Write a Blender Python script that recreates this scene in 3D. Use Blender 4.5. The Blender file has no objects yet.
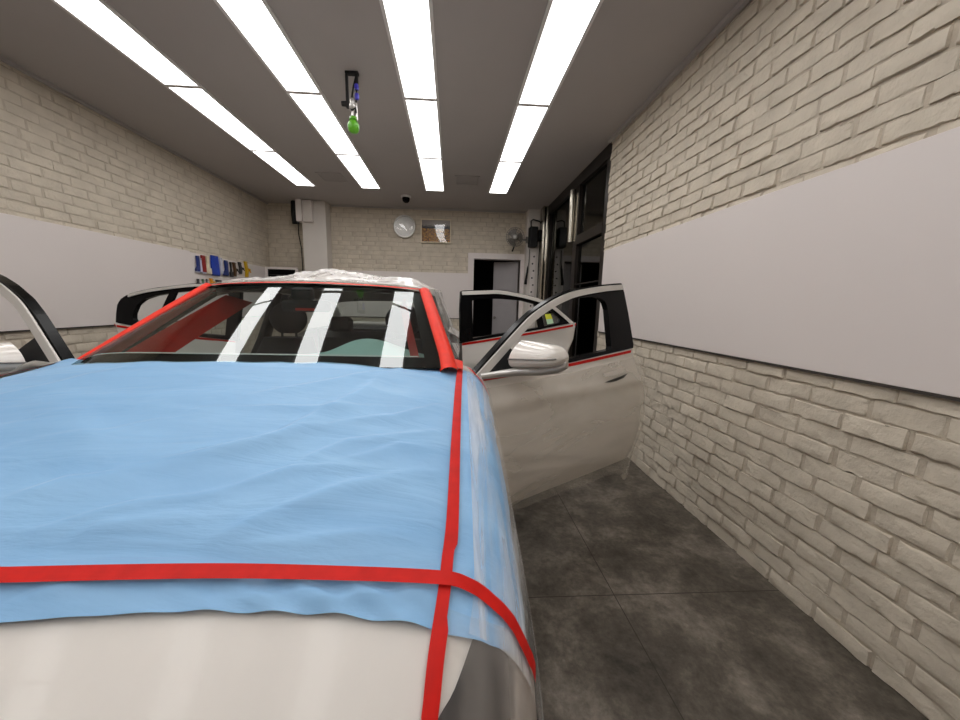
import bpy, math, random
from mathutils import Vector, Matrix, noise
random.seed(7)
SC = bpy.context.scene
COL = SC.collection
rad = math.radians

# ------------------------------------------------------------------ materials
def new_mat(name):
    m = bpy.data.materials.new(name); m.use_nodes = True
    nt = m.node_tree; nt.nodes.clear()
    out = nt.nodes.new('ShaderNodeOutputMaterial')
    return m, nt, out

def srgb(r, g, b):
    f = lambda c: (c/255/12.92) if c/255 <= .04045 else ((c/255+.055)/1.055)**2.4
    return (f(r), f(g), f(b), 1)

def mat(name, col, rough=.5, metal=0., var=.12, scale=8., bump=0., bscale=40., coat=0., stretch=(1,1,1), alpha=1., spec=.5):
    """Principled material whose colour is broken up by procedural noise."""
    m, nt, out = new_mat(name)
    N, L = nt.nodes.new, nt.links.new
    p = N('ShaderNodeBsdfPrincipled')
    p.inputs['Roughness'].default_value = rough
    p.inputs['Metallic'].default_value = metal
    p.inputs['Coat Weight'].default_value = coat
    p.inputs['Specular IOR Level'].default_value = spec
    p.inputs['Alpha'].default_value = alpha
    tc = N('ShaderNodeTexCoord'); mp = N('ShaderNodeMapping'); mp.inputs['Scale'].default_value = stretch
    L(tc.outputs['Object'], mp.inputs['Vector'])
    nz = N('ShaderNodeTexNoise'); nz.inputs['Scale'].default_value = scale; nz.inputs['Detail'].default_value = 4
    L(mp.outputs['Vector'], nz.inputs['Vector'])
    cr = N('ShaderNodeValToRGB')
    c = col
    cr.color_ramp.elements[0].position = .3; cr.color_ramp.elements[1].position = .7
    cr.color_ramp.elements[0].color = (c[0]*(1-var), c[1]*(1-var), c[2]*(1-var), 1)
    cr.color_ramp.elements[1].color = (min(1,c[0]*(1+var)), min(1,c[1]*(1+var)), min(1,c[2]*(1+var)), 1)
    L(nz.outputs['Fac'], cr.inputs['Fac']); L(cr.outputs['Color'], p.inputs['Base Color'])
    if bump:
        nb = N('ShaderNodeTexNoise'); nb.inputs['Scale'].default_value = bscale; nb.inputs['Detail'].default_value = 5
        L(mp.outputs['Vector'], nb.inputs['Vector'])
        b = N('ShaderNodeBump'); b.inputs['Strength'].default_value = bump; b.inputs['Distance'].default_value = .01
        L(nb.outputs['Fac'], b.inputs['Height']); L(b.outputs['Normal'], p.inputs['Normal'])
    L(p.outputs['BSDF'], out.inputs['Surface'])
    return m

def emit(name, col, s):
    m, nt, out = new_mat(name)
    e = nt.nodes.new('ShaderNodeEmission'); e.inputs['Color'].default_value = col; e.inputs['Strength'].default_value = s
    nt.links.new(e.outputs[0], out.inputs['Surface'])
    return m

def glass(name, tint, r0=.05, rough=0., gcol=(1,1,1,1)):
    """Thin pane: tinted transmission plus a mirror reflection that grows at grazing angles."""
    m, nt, out = new_mat(name)
    N, L = nt.nodes.new, nt.links.new
    t = N('ShaderNodeBsdfTransparent'); t.inputs['Color'].default_value = tint
    g = N('ShaderNodeBsdfGlossy'); g.inputs['Roughness'].default_value = rough; g.inputs['Color'].default_value = gcol
    ge = N('ShaderNodeNewGeometry')
    dt = N('ShaderNodeVectorMath'); dt.operation = 'DOT_PRODUCT'; L(ge.outputs['Normal'], dt.inputs[0]); L(ge.outputs['Incoming'], dt.inputs[1])
    ab = N('ShaderNodeMath'); ab.operation = 'ABSOLUTE'; L(dt.outputs['Value'], ab.inputs[0])
    iv = N('ShaderNodeMath'); iv.operation = 'SUBTRACT'; iv.use_clamp = True; iv.inputs[0].default_value = 1; L(ab.outputs[0], iv.inputs[1])
    pw = N('ShaderNodeMath'); pw.operation = 'POWER'; pw.inputs[1].default_value = 5; L(iv.outputs[0], pw.inputs[0])
    ma = N('ShaderNodeMath'); ma.operation = 'MULTIPLY_ADD'; ma.inputs[1].default_value = (1-r0)*.22; ma.inputs[2].default_value = r0; L(pw.outputs[0], ma.inputs[0])
    mx = N('ShaderNodeMixShader')
    L(ma.outputs[0], mx.inputs['Fac'])
    L(t.outputs[0], mx.inputs[1]); L(g.outputs[0], mx.inputs[2]); L(mx.outputs[0], out.inputs['Surface'])
    return m

def film(name, col, op=.3, streak=(3, 30, 3), sscale=3., rough=.22, spread=.35, grad=None):
    """Thin plastic sheet: partly see-through, with noise streaks of denser white; on the fender they paint glints."""
    m, nt, out = new_mat(name)
    N, L = nt.nodes.new, nt.links.new
    tc = N('ShaderNodeTexCoord'); mp = N('ShaderNodeMapping'); mp.inputs['Scale'].default_value = streak
    L(tc.outputs['Object'], mp.inputs['Vector'])
    nz = N('ShaderNodeTexNoise'); nz.inputs['Scale'].default_value = sscale; nz.inputs['Detail'].default_value = 5; nz.inputs['Distortion'].default_value = .6
    L(mp.outputs['Vector'], nz.inputs['Vector'])
    mr = N('ShaderNodeMapRange'); mr.inputs['From Min'].default_value = .35; mr.inputs['From Max'].default_value = .7
    mr.inputs['To Min'].default_value = max(0, op-spread*.5); mr.inputs['To Max'].default_value = min(1, op+spread*.5)
    L(nz.outputs['Fac'], mr.inputs['Value'])
    p = N('ShaderNodeBsdfPrincipled'); p.inputs['Base Color'].default_value = col; p.inputs['Roughness'].default_value = rough
    b = N('ShaderNodeBump'); b.inputs['Strength'].default_value = .35; b.inputs['Distance'].default_value = .01
    L(nz.outputs['Fac'], b.inputs['Height']); L(b.outputs['Normal'], p.inputs['Normal'])
    t = N('ShaderNodeBsdfTransparent')
    mx = N('ShaderNodeMixShader')
    fac = mr.outputs['Result']
    if grad:      # sheet gets denser across its width, where it lies in more folds
        sx = N('ShaderNodeSeparateXYZ'); L(tc.outputs['Object'], sx.inputs[0])
        g = N('ShaderNodeMapRange'); g.inputs['From Min'].default_value = grad[0]; g.inputs['From Max'].default_value = grad[1]; g.inputs['To Max'].default_value = grad[2]
        L(sx.outputs['X'], g.inputs['Value'])
        ad = N('ShaderNodeMath'); ad.operation = 'ADD'; ad.use_clamp = True; L(fac, ad.inputs[0]); L(g.outputs[0], ad.inputs[1]); fac = ad.outputs[0]
    L(fac, mx.inputs['Fac']); L(t.outputs[0], mx.inputs[1]); L(p.outputs[0], mx.inputs[2])
    L(mx.outputs[0], out.inputs['Surface'])
    return m

def floor_mat():
    m, nt, out = new_mat('stone_tile')
    N, L = nt.nodes.new, nt.links.new
    p = N('ShaderNodeBsdfPrincipled')
    tc = N('ShaderNodeTexCoord')
    n1 = N('ShaderNodeTexNoise'); n1.inputs['Scale'].default_value = 3.2; n1.inputs['Detail'].default_value = 9; n1.inputs['Roughness'].default_value = .68; n1.inputs['Distortion'].default_value = .25
    L(tc.outputs['Object'], n1.inputs['Vector'])
    cr = N('ShaderNodeValToRGB')
    e = cr.color_ramp.elements
    e[0].position = .30; e[0].color = srgb(62, 57, 51)
    e[1].position = .76; e[1].color = srgb(152, 143, 132)
    q = e.new(.5); q.color = srgb(96, 89, 80)
    L(n1.outputs['Fac'], cr.inputs['Fac'])
    n2 = N('ShaderNodeTexNoise'); n2.inputs['Scale'].default_value = 34; n2.inputs['Detail'].default_value = 8; n2.inputs['Roughness'].default_value = .72
    L(tc.outputs['Object'], n2.inputs['Vector'])
    mul = N('ShaderNodeMixRGB'); mul.blend_type = 'OVERLAY'; mul.inputs['Fac'].default_value = .85
    L(cr.outputs['Color'], mul.inputs['Color1']); L(n2.outputs['Fac'], mul.inputs['Color2'])
    # pits
    v = N('ShaderNodeTexNoise'); v.inputs['Scale'].default_value = 11; v.inputs['Detail'].default_value = 8; v.inputs['Roughness'].default_value = .75
    mpp = N('ShaderNodeMapping'); mpp.inputs['Location'].default_value = (5.3, 2.1, 0); L(tc.outputs['Object'], mpp.inputs['Vector']); L(mpp.outputs[0], v.inputs['Vector'])
    pr = N('ShaderNodeValToRGB'); pr.color_ramp.elements[0].position = .285; pr.color_ramp.elements[1].position = .315
    L(v.outputs['Fac'], pr.inputs['Fac'])
    m2 = N('ShaderNodeMixRGB'); m2.blend_type = 'MULTIPLY'; m2.inputs['Fac'].default_value = .75
    L(mul.outputs['Color'], m2.inputs['Color1']); L(pr.outputs['Color'], m2.inputs['Color2'])
    # joints: tiles of 1.2 m, joint lines at x = 0.81 and y = 1.455
    sx = N('ShaderNodeSeparateXYZ'); L(tc.outputs['Object'], sx.inputs[0])
    def joint(sock, off):
        a = N('ShaderNodeMath'); a.operation = 'SUBTRACT'; a.inputs[1].default_value = off - .6; L(sock, a.inputs[0])
        w = N('ShaderNodeMath'); w.operation = 'FLOORED_MODULO'; w.inputs[1].default_value = 1.2; L(a.outputs[0], w.inputs[0])
        s = N('ShaderNodeMath'); s.operation = 'SUBTRACT'; s.inputs[1].default_value = .6; L(w.outputs[0], s.inputs[0])
        b = N('ShaderNodeMath'); b.operation = 'ABSOLUTE'; L(s.outputs[0], b.inputs[0])
        c = N('ShaderNodeMath'); c.operation = 'LESS_THAN'; c.inputs[1].default_value = .0022; L(b.outputs[0], c.inputs[0])
        return c.outputs[0]
    mxx = N('ShaderNodeMath'); mxx.operation = 'MAXIMUM'
    L(joint(sx.outputs['X'], .812), mxx.inputs[0]); L(joint(sx.outputs['Y'], 1.455), mxx.inputs[1])
    m3 = N('ShaderNodeMixRGB'); m3.inputs['Color2'].default_value = srgb(58, 52, 46)
    L(mxx.outputs[0], m3.inputs['Fac']); L(m2.outputs['Color'], m3.inputs['Color1'])
    L(m3.outputs['Color'], p.inputs['Base Color'])
    p.inputs['Roughness'].default_value = .55; p.inputs['Specular IOR Level'].default_value = .3
    b = N('ShaderNodeBump'); b.inputs['Strength'].default_value = .25; b.inputs['Distance'].default_value = .004
    L(n2.outputs['Fac'], b.inputs['Height']); L(b.outputs['Normal'], p.inputs['Normal'])
    L(p.outputs[0], out.inputs['Surface'])
    return m

M = {}
M['floor'] = floor_mat()
M['ceiling'] = mat('ceiling_paint', srgb(176, 170, 167), .9, var=.02, scale=2)
M['brick'] = mat('painted_brick', srgb(206, 195, 178), .8, var=.09, scale=7, bump=.7, bscale=38)
M['mortar'] = mat('mortar', srgb(192, 180, 163), .95, var=.1, scale=20, bump=.4, bscale=70)
M['panel'] = mat('white_panel', srgb(226, 217, 213), .5, var=.012, scale=1.2)
M['plaster'] = mat('plaster', srgb(214, 207, 200), .8, var=.03, scale=3)
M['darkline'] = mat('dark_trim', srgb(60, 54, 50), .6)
M['black'] = mat('black_plastic', srgb(22, 22, 23), .35, var=.1)
M['gloss_black'] = mat('gloss_black', srgb(7, 7, 8), .25, var=.05, spec=.08)
M['matte_black'] = mat('matte_black', srgb(14, 14, 15), .7)
M['rubber'] = mat('rubber', srgb(20, 20, 20), .75)
M['chrome'] = mat('satin_chrome', srgb(202, 199, 195), .36, .75, var=.04)
M['satin'] = mat('satin_strip', srgb(200, 196, 190), .5, .35, var=.04)
M['steel'] = mat('polished_steel', srgb(158, 152, 140), .22, 1., var=.1, bump=.3, bscale=6, stretch=(1, 1, .25))
M['lightbox'] = mat('lamp_frame', srgb(225, 222, 220), .5, var=.02)
M['lamp'] = emit('lamp_diffuser', (1., .985, .97, 1), 9.0)
M['paint'] = mat('white_car_paint', srgb(228, 222, 214), .28, var=.012, scale=2, coat=1.)
M['paint_soft'] = mat('white_paint_under_film', srgb(219, 213, 206), .38, var=.03, scale=5, bump=.12, bscale=7, coat=.2, stretch=(2, .6, 2))
M['red'] = mat('red_masking_tape', srgb(204, 28, 20), .5, var=.1, scale=30, spec=.2)
M['redbright'] = mat('red_orange_masking_tape', srgb(234, 56, 38), .5, var=.06, scale=20, spec=.2)
M['windshield'] = glass('windshield_glass', (.60, .66, .64, 1), .115, 0., (.97, 1., 1., 1))
M['sideglass'] = glass('side_glass', (.86, .90, .88, 1), .05)
M['storeglass'] = glass('store_glass', (.42, .43, .37, 1), .13)
M['lensglass'] = glass('picture_glass', (.97, .97, .97, 1), .07)
M['headlamp'] = mat('headlamp_smoke', srgb(66, 62, 60), .4, var=.3, scale=6, coat=.1)
M['interior'] = mat('black_interior', srgb(24, 23, 24), .6, var=.15)
M['teal'] = mat('teal_dash_cloth', srgb(180, 218, 210), .6, var=.08, scale=6)
M['lining'] = mat('grey_lining', srgb(120, 118, 114), .8)
M['redtrim'] = mat('red_inner_trim', srgb(214, 50, 40), .5, var=.12, scale=10)
M['clear'] = film('clear_film_fender', srgb(244, 244, 244), .30, (16, 1.0, 1.5), 1.9, .2, .72)  # opacity streaks stand in for white glints on the sheet
M['clear_corner'] = film('clear_film_corner', srgb(220, 211, 203), .14, (4, 4, 1.5), 1.6, .3, .28, (.865, .945, .72))
M['clear_roof'] = film('clear_film_roof', srgb(238, 234, 231), .62, (5, 9, 5), 1.6, .2, .7)
M['clear_door'] = film('clear_film_door', srgb(228, 222, 210), .34, (1.2, 1.2, 3), 1.0, .25, .25)
M['clear_side'] = film('clear_film_side', srgb(210, 208, 204), .45, (6, 6, 3), 1.5, .22, .4)
M['alloy'] = mat('alloy', srgb(150, 150, 150), .3, .9)
M['green'] = mat('green_plastic', srgb(92, 170, 32), .35, var=.15)
M['blueplastic'] = mat('blue_plastic', srgb(60, 55, 190), .4)
M['navy'] = mat('navy_plastic', srgb(30, 50, 118), .4)
M['royal'] = mat('royal_blue_plastic', srgb(22, 60, 170), .4)
M['crimson'] = mat('crimson_plastic', srgb(140, 22, 26), .4)
M['cream'] = mat('cream_plastic', srgb(226, 212, 186), .5)
M['lilac'] = mat('pale_lilac_plastic', srgb(198, 198, 218), .4)
M['brown'] = mat('brown_wood', srgb(88, 62, 36), .5, var=.25, scale=20)
M['yellow'] = mat('yellow_plastic', srgb(205, 165, 25), .4)
M['orange'] = mat('orange_plastic', srgb(222, 150, 30), .4)
M['charcoal'] = mat('charcoal_plastic', srgb(50, 48, 48), .45)
M['darkgreen'] = mat('green_grip', srgb(70, 110, 70), .5)
M['grey'] = mat('grey_metal', srgb(130, 126, 122), .4, .5)
M['fanblade'] = mat('fan_blade', srgb(120, 112, 104), .4)
M['clockface'] = mat('clock_face', srgb(232, 229, 222), .35, var=.03)
M['doorgrey'] = mat('door_leaf_paint', srgb(160, 155, 156), .55, var=.03)
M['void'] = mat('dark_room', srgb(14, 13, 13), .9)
M['outdoor'] = mat('dim_outside', srgb(92, 90, 70), .8, var=.3, scale=1.5)
M['amber'] = mat('amber_patch', srgb(170, 110, 30), .6, var=.5, scale=6)
M['frame_brown'] = mat('dark_brown_frame', srgb(44, 38, 33), .35, .4)
M['sticker'] = mat('pale_green_sticker', srgb(190, 225, 190), .5)
M['stickery'] = mat('yellow_sticker', srgb(215, 220, 60), .5)
M['dial'] = mat('white_marks', srgb(235, 233, 228), .4)

def painting_mat():
    m, nt, out = new_mat('autumn_field_print')
    N, L = nt.nodes.new, nt.links.new
    p = N('ShaderNodeBsdfPrincipled'); p.inputs['Roughness'].default_value = .3
    tc = N('ShaderNodeTexCoord'); sx = N('ShaderNodeSeparateXYZ'); L(tc.outputs['Generated'], sx.inputs[0])
    nz = N('ShaderNodeTexNoise'); nz.inputs['Scale'].default_value = 16; nz.inputs['Detail'].default_value = 6
    mp = N('ShaderNodeMapping'); mp.inputs['Scale'].default_value = (1, 1, 1.2); L(tc.outputs['Generated'], mp.inputs[0]); L(mp.outputs[0], nz.inputs['Vector'])
    cr = N('ShaderNodeValToRGB'); e = cr.color_ramp.elements
    e[0].position = .38; e[0].color = srgb(40, 24, 8); e[1].position = .62; e[1].color = srgb(222, 160, 40)
    q = e.new(.5); q.color = srgb(140, 88, 22)
    L(nz.outputs['Fac'], cr.inputs['Fac'])
    sky = N('ShaderNodeValToRGB'); s = sky.color_ramp.elements
    s[0].position = .56; s[0].color = srgb(20, 17, 14); s[1].position = .66; s[1].color = srgb(150, 140, 134)
    ad = N('ShaderNodeMath'); ad.operation = 'MULTIPLY_ADD'; ad.inputs[1].default_value = .35; L(nz.outputs['Fac'], ad.inputs[0]); 
    su = N('ShaderNodeMath'); su.operation = 'SUBTRACT'; su.inputs[1].default_value = .30; L(sx.outputs['Z'], su.inputs[0]); L(su.outputs[0], ad.inputs[2])
    L(ad.outputs[0], sky.inputs['Fac'])
    gt = N('ShaderNodeMath'); gt.operation = 'GREATER_THAN'; gt.inputs[1].default_value = .62; L(sx.outputs['Z'], gt.inputs[0])
    mx = N('ShaderNodeMixRGB'); L(gt.outputs[0], mx.inputs[0]); L(cr.outputs[0], mx.inputs[1]); L(sky.outputs[0], mx.inputs[2])
    L(mx.outputs[0], p.inputs['Base Color']); L(p.outputs[0], out.inputs['Surface'])
    return m
M['print'] = painting_mat()

def blue_mat():
    m, nt, out = new_mat('blue_masking_film')
    N, L = nt.nodes.new, nt.links.new
    p = N('ShaderNodeBsdfPrincipled'); p.inputs['Roughness'].default_value = .42; p.inputs['Specular IOR Level'].default_value = .35
    tc = N('ShaderNodeTexCoord')
    mp = N('ShaderNodeMapping'); mp.inputs['Rotation'].default_value = (0, 0, rad(-24)); mp.inputs['Scale'].default_value = (1.3, 7, 2)
    L(tc.outputs['Object'], mp.inputs['Vector'])
    nz = N('ShaderNodeTexNoise'); nz.inputs['Scale'].default_value = 1.6; nz.inputs['Detail'].default_value = 6; nz.inputs['Distortion'].default_value = .7
    L(mp.outputs[0], nz.inputs['Vector'])
    cr = N('ShaderNodeValToRGB'); cr.color_ramp.elements[0].position = .3; cr.color_ramp.elements[1].position = .72
    cr.color_ramp.elements[0].color = srgb(128, 174, 216); cr.color_ramp.elements[1].color = srgb(146, 190, 228)
    L(nz.outputs['Fac'], cr.inputs['Fac']); L(cr.outputs[0], p.inputs['Base Color'])
    n2 = N('ShaderNodeTexNoise'); n2.inputs['Scale'].default_value = 22; n2.inputs['Detail'].default_value = 3; L(tc.outputs['Object'], n2.inputs['Vector'])
    b1 = N('ShaderNodeBump'); b1.inputs['Strength'].default_value = .45; b1.inputs['Distance'].default_value = .022; L(nz.outputs['Fac'], b1.inputs['Height'])
    b2 = N('ShaderNodeBump'); b2.inputs['Strength'].default_value = .2; b2.inputs['Distance'].default_value = .004; L(n2.outputs['Fac'], b2.inputs['Height']); L(b1.outputs[0], b2.inputs['Normal'])
    L(b2.outputs[0], p.inputs['Normal'])
    L(p.outputs[0], out.inputs['Surface'])
    return m
M['blue'] = blue_mat()

# ------------------------------------------------------------------ mesh helpers
class MB:
    def __init__(s): s.v = []; s.f = []; s.m = []
    def add(s, vs, fs, mi=0):
        o = len(s.v); s.v += [tuple(v) for v in vs]
        for f in fs: s.f.append(tuple(i+o for i in f)); s.m.append(mi)
    def box(s, x0, x1, y0, y1, z0, z1, mi=0, bev=0.):
        if bev <= 0:
            vs = [(x, y, z) for x in (x0, x1) for y in (y0, y1) for z in (z0, z1)]
            s.add(vs, [(0,1,3,2),(4,6,7,5),(0,4,5,1),(2,3,7,6),(0,2,6,4),(1,5,7,3)], mi); return
        b = min(bev, (x1-x0)/2.01, (y1-y0)/2.01, (z1-z0)/2.01)
        idx = {}; vs = []
        X = (x0, x1); Y = (y0, y1); Z = (z0, z1)
        for i in (0,1):
            for j in (0,1):
                for k in (0,1):
                    sx = 1-2*i; sy = 1-2*j; sz = 1-2*k
                    idx[i,j,k,'x'] = len(vs); vs.append((X[i], Y[j]+sy*b, Z[k]+sz*b))
                    idx[i,j,k,'y'] = len(vs); vs.append((X[i]+sx*b, Y[j], Z[k]+sz*b))
                    idx[i,j,k,'z'] = len(vs); vs.append((X[i]+sx*b, Y[j]+sy*b, Z[k]))
        fs = []
        for i in (0,1):
            fs.append((idx[i,0,0,'x'], idx[i,1,0,'x'], idx[i,1,1,'x'], idx[i,0,1,'x']))
            fs.append((idx[0,i,0,'y'], idx[1,i,0,'y'], idx[1,i,1,'y'], idx[0,i,1,'y']))
            fs.append((idx[0,0,i,'z'], idx[1,0,i,'z'], idx[1,1,i,'z'], idx[0,1,i,'z']))
        for a in (0,1):
            for b_ in (0,1):
                fs.append((idx[a,b_,0,'x'], idx[a,b_,1,'x'], idx[a,b_,1,'y'], idx[a,b_,0,'y']))
                fs.append((idx[a,0,b_,'x'], idx[a,1,b_,'x'], idx[a,1,b_,'z'], idx[a,0,b_,'z']))
                fs.append((idx[0,a,b_,'y'], idx[1,a,b_,'y'], idx[1,a,b_,'z'], idx[0,a,b_,'z']))
        for i in (0,1):
            for j in (0,1):
                for k in (0,1): fs.append((idx[i,j,k,'x'], idx[i,j,k,'y'], idx[i,j,k,'z']))
        s.add(vs, fs, mi)
    def tube(s, path, r, n=10, mi=0, cap=True):
        P = [Vector(p) for p in path]; rr = r if isinstance(r, (list, tuple)) else [r]*len(P)
        vs = []; prev = None
        for i, p in enumerate(P):
            t = (P[min(i+1, len(P)-1)] - P[max(i-1, 0)])
            if t.length < 1e-9: t = Vector((0,0,1))
            t.normalize()
            if prev is None:
                a = Vector((0,0,1)) if abs(t.z) < .9 else Vector((1,0,0)); u = t.cross(a).normalized()
            else:
                u = prev - t*prev.dot(t)
                u = u.normalized() if u.length > 1e-6 else t.orthogonal().normalized()
            prev = u; w = t.cross(u)
            for k in range(n):
                a = 2*math.pi*k/n; vs.append(p + (u*math.cos(a)+w*math.sin(a))*rr[i])
        fs = [(i*n+k, i*n+(k+1)%n, (i+1)*n+(k+1)%n, (i+1)*n+k) for i in range(len(P)-1) for k in range(n)]
        if cap: fs += [tuple(range(n-1, -1, -1)), tuple(range((len(P)-1)*n, len(P)*n))]
        s.add(vs, fs, mi)
    def lathe(s, prof, c=(0,0,0), axis='z', n=24, mi=0, sy=1.):
        """prof: list of (radius, height)"""
        vs = []
        for r, h in prof:
            for k in range(n):
                a = 2*math.pi*k/n; x = r*math.cos(a); y = r*math.sin(a)*sy
                q = {'z': (x, y, h), 'y': (x, h, y), 'x': (h, x, y)}[axis]
                vs.append((q[0]+c[0], q[1]+c[1], q[2]+c[2]))
        fs = [(i*n+k, i*n+(k+1)%n, (i+1)*n+(k+1)%n, (i+1)*n+k) for i in range(len(prof)-1) for k in range(n)]
        fs += [tuple(range(n-1, -1, -1)), tuple(range((len(prof)-1)*n, len(prof)*n))]
        s.add(vs, fs, mi)
    def grid(s, fn, nu, nv, mi=0):
        vs = [fn(i/(nu-1), j/(nv-1)) for j in range(nv) for i in range(nu)]
        fs = [(j*nu+i, j*nu+i+1, (j+1)*nu+i+1, (j+1)*nu+i) for j in range(nv-1) for i in range(nu-1)]
        s.add(vs, fs, mi)
    def prism(s, poly, fn, d0, d1, mi=0):
        """poly of 2-D points extruded; fn(a, b, d) -> 3-D point"""
        n = len(poly)
        vs = [fn(a, b, d0) for a, b in poly] + [fn(a, b, d1) for a, b in poly]
        fs = [tuple(range(n)), tuple(range(2*n-1, n-1, -1))] + [(i, (i+1) % n, n+(i+1) % n, n+i) for i in range(n)]
        s.add(vs, fs, mi)
    def build(s, name, mats, parent=None, smooth=False, loc=None, rotz=None, fix=True):
        me = bpy.data.meshes.new(name); me.from_pydata(s.v, [], s.f)
        if not isinstance(mats, (list, tuple)): mats = [mats]
        for m in mats: me.materials.append(m)
        me.polygons.foreach_set('material_index', s.m)
        if fix:
            import bmesh
            bm = bmesh.new(); bm.from_mesh(me); bmesh.ops.recalc_face_normals(bm, faces=bm.faces); bm.to_mesh(me); bm.free()
        if smooth:
            me.polygons.foreach_set('use_smooth', [True]*len(me.polygons))
            if smooth != 'all':
                try: me.set_sharp_from_angle(angle=rad(40))
                except Exception: pass
        me.update()
        o = bpy.data.objects.new(name, me); COL.objects.link(o)
        if parent: o.parent = parent
        if loc: o.location = loc
        if rotz is not None: o.rotation_euler = (0, 0, rotz)
        return o

def thing(name, label, cat, loc=(0,0,0), rotz=0., group=None):
    o = bpy.data.objects.new(name, None); COL.objects.link(o); o.empty_display_size = .1
    o.location = loc; o.rotation_euler = (0, 0, rotz)
    return tag(o, label, cat, group)
def tag(o, label, cat, group=None):
    o['label'] = label; o['category'] = cat
    if group: o['group'] = group
    return o
def struct(o):
    if o.parent is None: o['kind'] = 'structure'
    return o
def copy_tree(o, loc):
    c = o.copy(); COL.objects.link(c); c.location = loc
    for ch in o.children:
        d = ch.copy(); COL.objects.link(d); d.parent = c
    return c
def lerp(tab, x):
    if x <= tab[0][0]: return tab[0][1]
    for (a, p), (b, q) in zip(tab, tab[1:]):
        if x <= b: return p + (q-p)*(x-a)/(b-a)
    return tab[-1][1]
def smooth_tab(tab, x, e=.06): return (lerp(tab, x-e)+2*lerp(tab, x)+lerp(tab, x+e))/4
def nz(x, y, z=0.): return noise.noise(Vector((x, y, z)))

# ------------------------------------------------------------------ the room
XL, XR, ZC, YB, YF = -3.41, 1.68, 3.154, 6.84, -2.3
YG = 3.90                                      # brick ends here on the right, storefront begins
PZ0, PZ1 = 1.131, 2.01                         # white wall cladding band

mb = MB(); mb.box(XL-.2, XR+2.2, YF-.2, YB+2.2, -.12, 0); struct(mb.build('floor', M['floor']))
mb = MB(); mb.box(XL-.2, XR+.25, YF-.2, YB+.2, ZC, ZC+.12); struct(mb.build('ceiling', M['ceiling']))

def brick_wall(name, to3, a0, a1, zones, thick_box, seg=1, jit=.0012, depth=.0045, seed=1, tilt=.6):
    """to3(a, z, d): a runs along the wall, d stands out into the room. Bricks are modelled."""
    rnd = random.Random(seed)
    mb = MB()
    mb.box(*thick_box, mi=1)
    P = .082; BH = .071; BL = .212; J = .011
    for z0, z1 in zones:
        r = int(math.floor(z0/P))
        while r*P < z1:
            zb, zt = max(r*P, z0), min(r*P+BH, z1)
            if zt-zb > .012:
                a = a0 - (r % 2)*(BL+J)/2 - rnd.random()*.11
                while a < a1:
                    b0 = max(a + rnd.uniform(-.006, .006), a0); b1 = min(a+BL+rnd.uniform(-.012, .006), a1)
                    if b1-b0 > .03:
                        d = depth*rnd.uniform(.35, 1.5); tl = rnd.uniform(-.0025, .0025); zt2 = zt + rnd.uniform(-.003, .003)
                        zb2 = zb + rnd.uniform(-.003, .003)
                        n = seg+3
                        xs = [b0, b0+.004] + [b0+(b1-b0)*(k+1)/(seg+1) for k in range(seg)] + [b1-.004, b1]
                        k0, k1 = 1+tilt*rnd.random(), 1-tilt*rnd.random(); rows = [(zb2, 0, 0), (zb2+.0008, .9*k0, 0), (zb2+.004, k0, 1), ((zb2+zt2)/2, 1.0, 1), (zt2-.005, k1, 1), (zt2-.001, .8*k1, 0), (zt2, 0, 0)]
                        vs = []; m = len(xs)
                        for q, (zz, dd, core) in enumerate(rows):
                            for k, x in enumerate(xs):
                                e = 0 if 0 < k < m-1 else 1
                                dz = rnd.uniform(-jit, jit)*1.6; dx = rnd.uniform(-jit, jit)
                                D = 0 if (dd == 0 or e) else d*dd + tl*(k/m-.5)*2 + rnd.uniform(-jit, jit)*.8
                                if D > 0 and (k in (1, m-2)): D *= .9
                                vs.append(to3(x+dx*(not e), zz+dz, max(D, 0)+.0005))
                        fs = [(q*m+k, q*m+k+1, (q+1)*m+k+1, (q+1)*m+k) for q in range(len(rows)-1) for k in range(m-1)]
                        mb.add(vs, fs, 0)
                    a += BL+J
            r += 1
    return struct(mb.build(name, [M['brick'], M['mortar']], smooth=True))

brick_wall('wall_right', lambda a, z, d: (XR-d, a, z), -.9, YG, [(0, PZ0), (PZ1, ZC)], (XR, XR+.18, YF, YG, 0, ZC), seg=5, jit=.0024, depth=.0075, seed=3)
brick_wall('wall_left', lambda a, z, d: (XL+d, a, z), -.6, YB, [(0, PZ0), (PZ1-.02, ZC)], (XL-.18, XL, YF, YB, 0, ZC), seed=5)
brick_wall('wall_back', lambda a, z, d: (a, YB-d, z), XL, .289, [(PZ0-.5, PZ0), (PZ1-.02, 2.375)], (XL, .40, YB, YB+.16, 0, ZC), seed=9)
brick_wall('wall_back_upper', lambda a, z, d: (a, YB-d, z), XL, 1.40, [(2.378, ZC)], (.40, 1.30, YB, YB+.16, 2.28, ZC), seed=19)
mb = MB(); mb.box(1.30, XR+.2, YB, YB+.16, 0, ZC)
o = mb.build('wall_back_right', M['mortar']); struct(o)
mb = MB(); mb.box(XL-.18, XR+.18, YF-.15, YF, 0, ZC); struct(mb.build('wall_front', M['plaster']))

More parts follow.
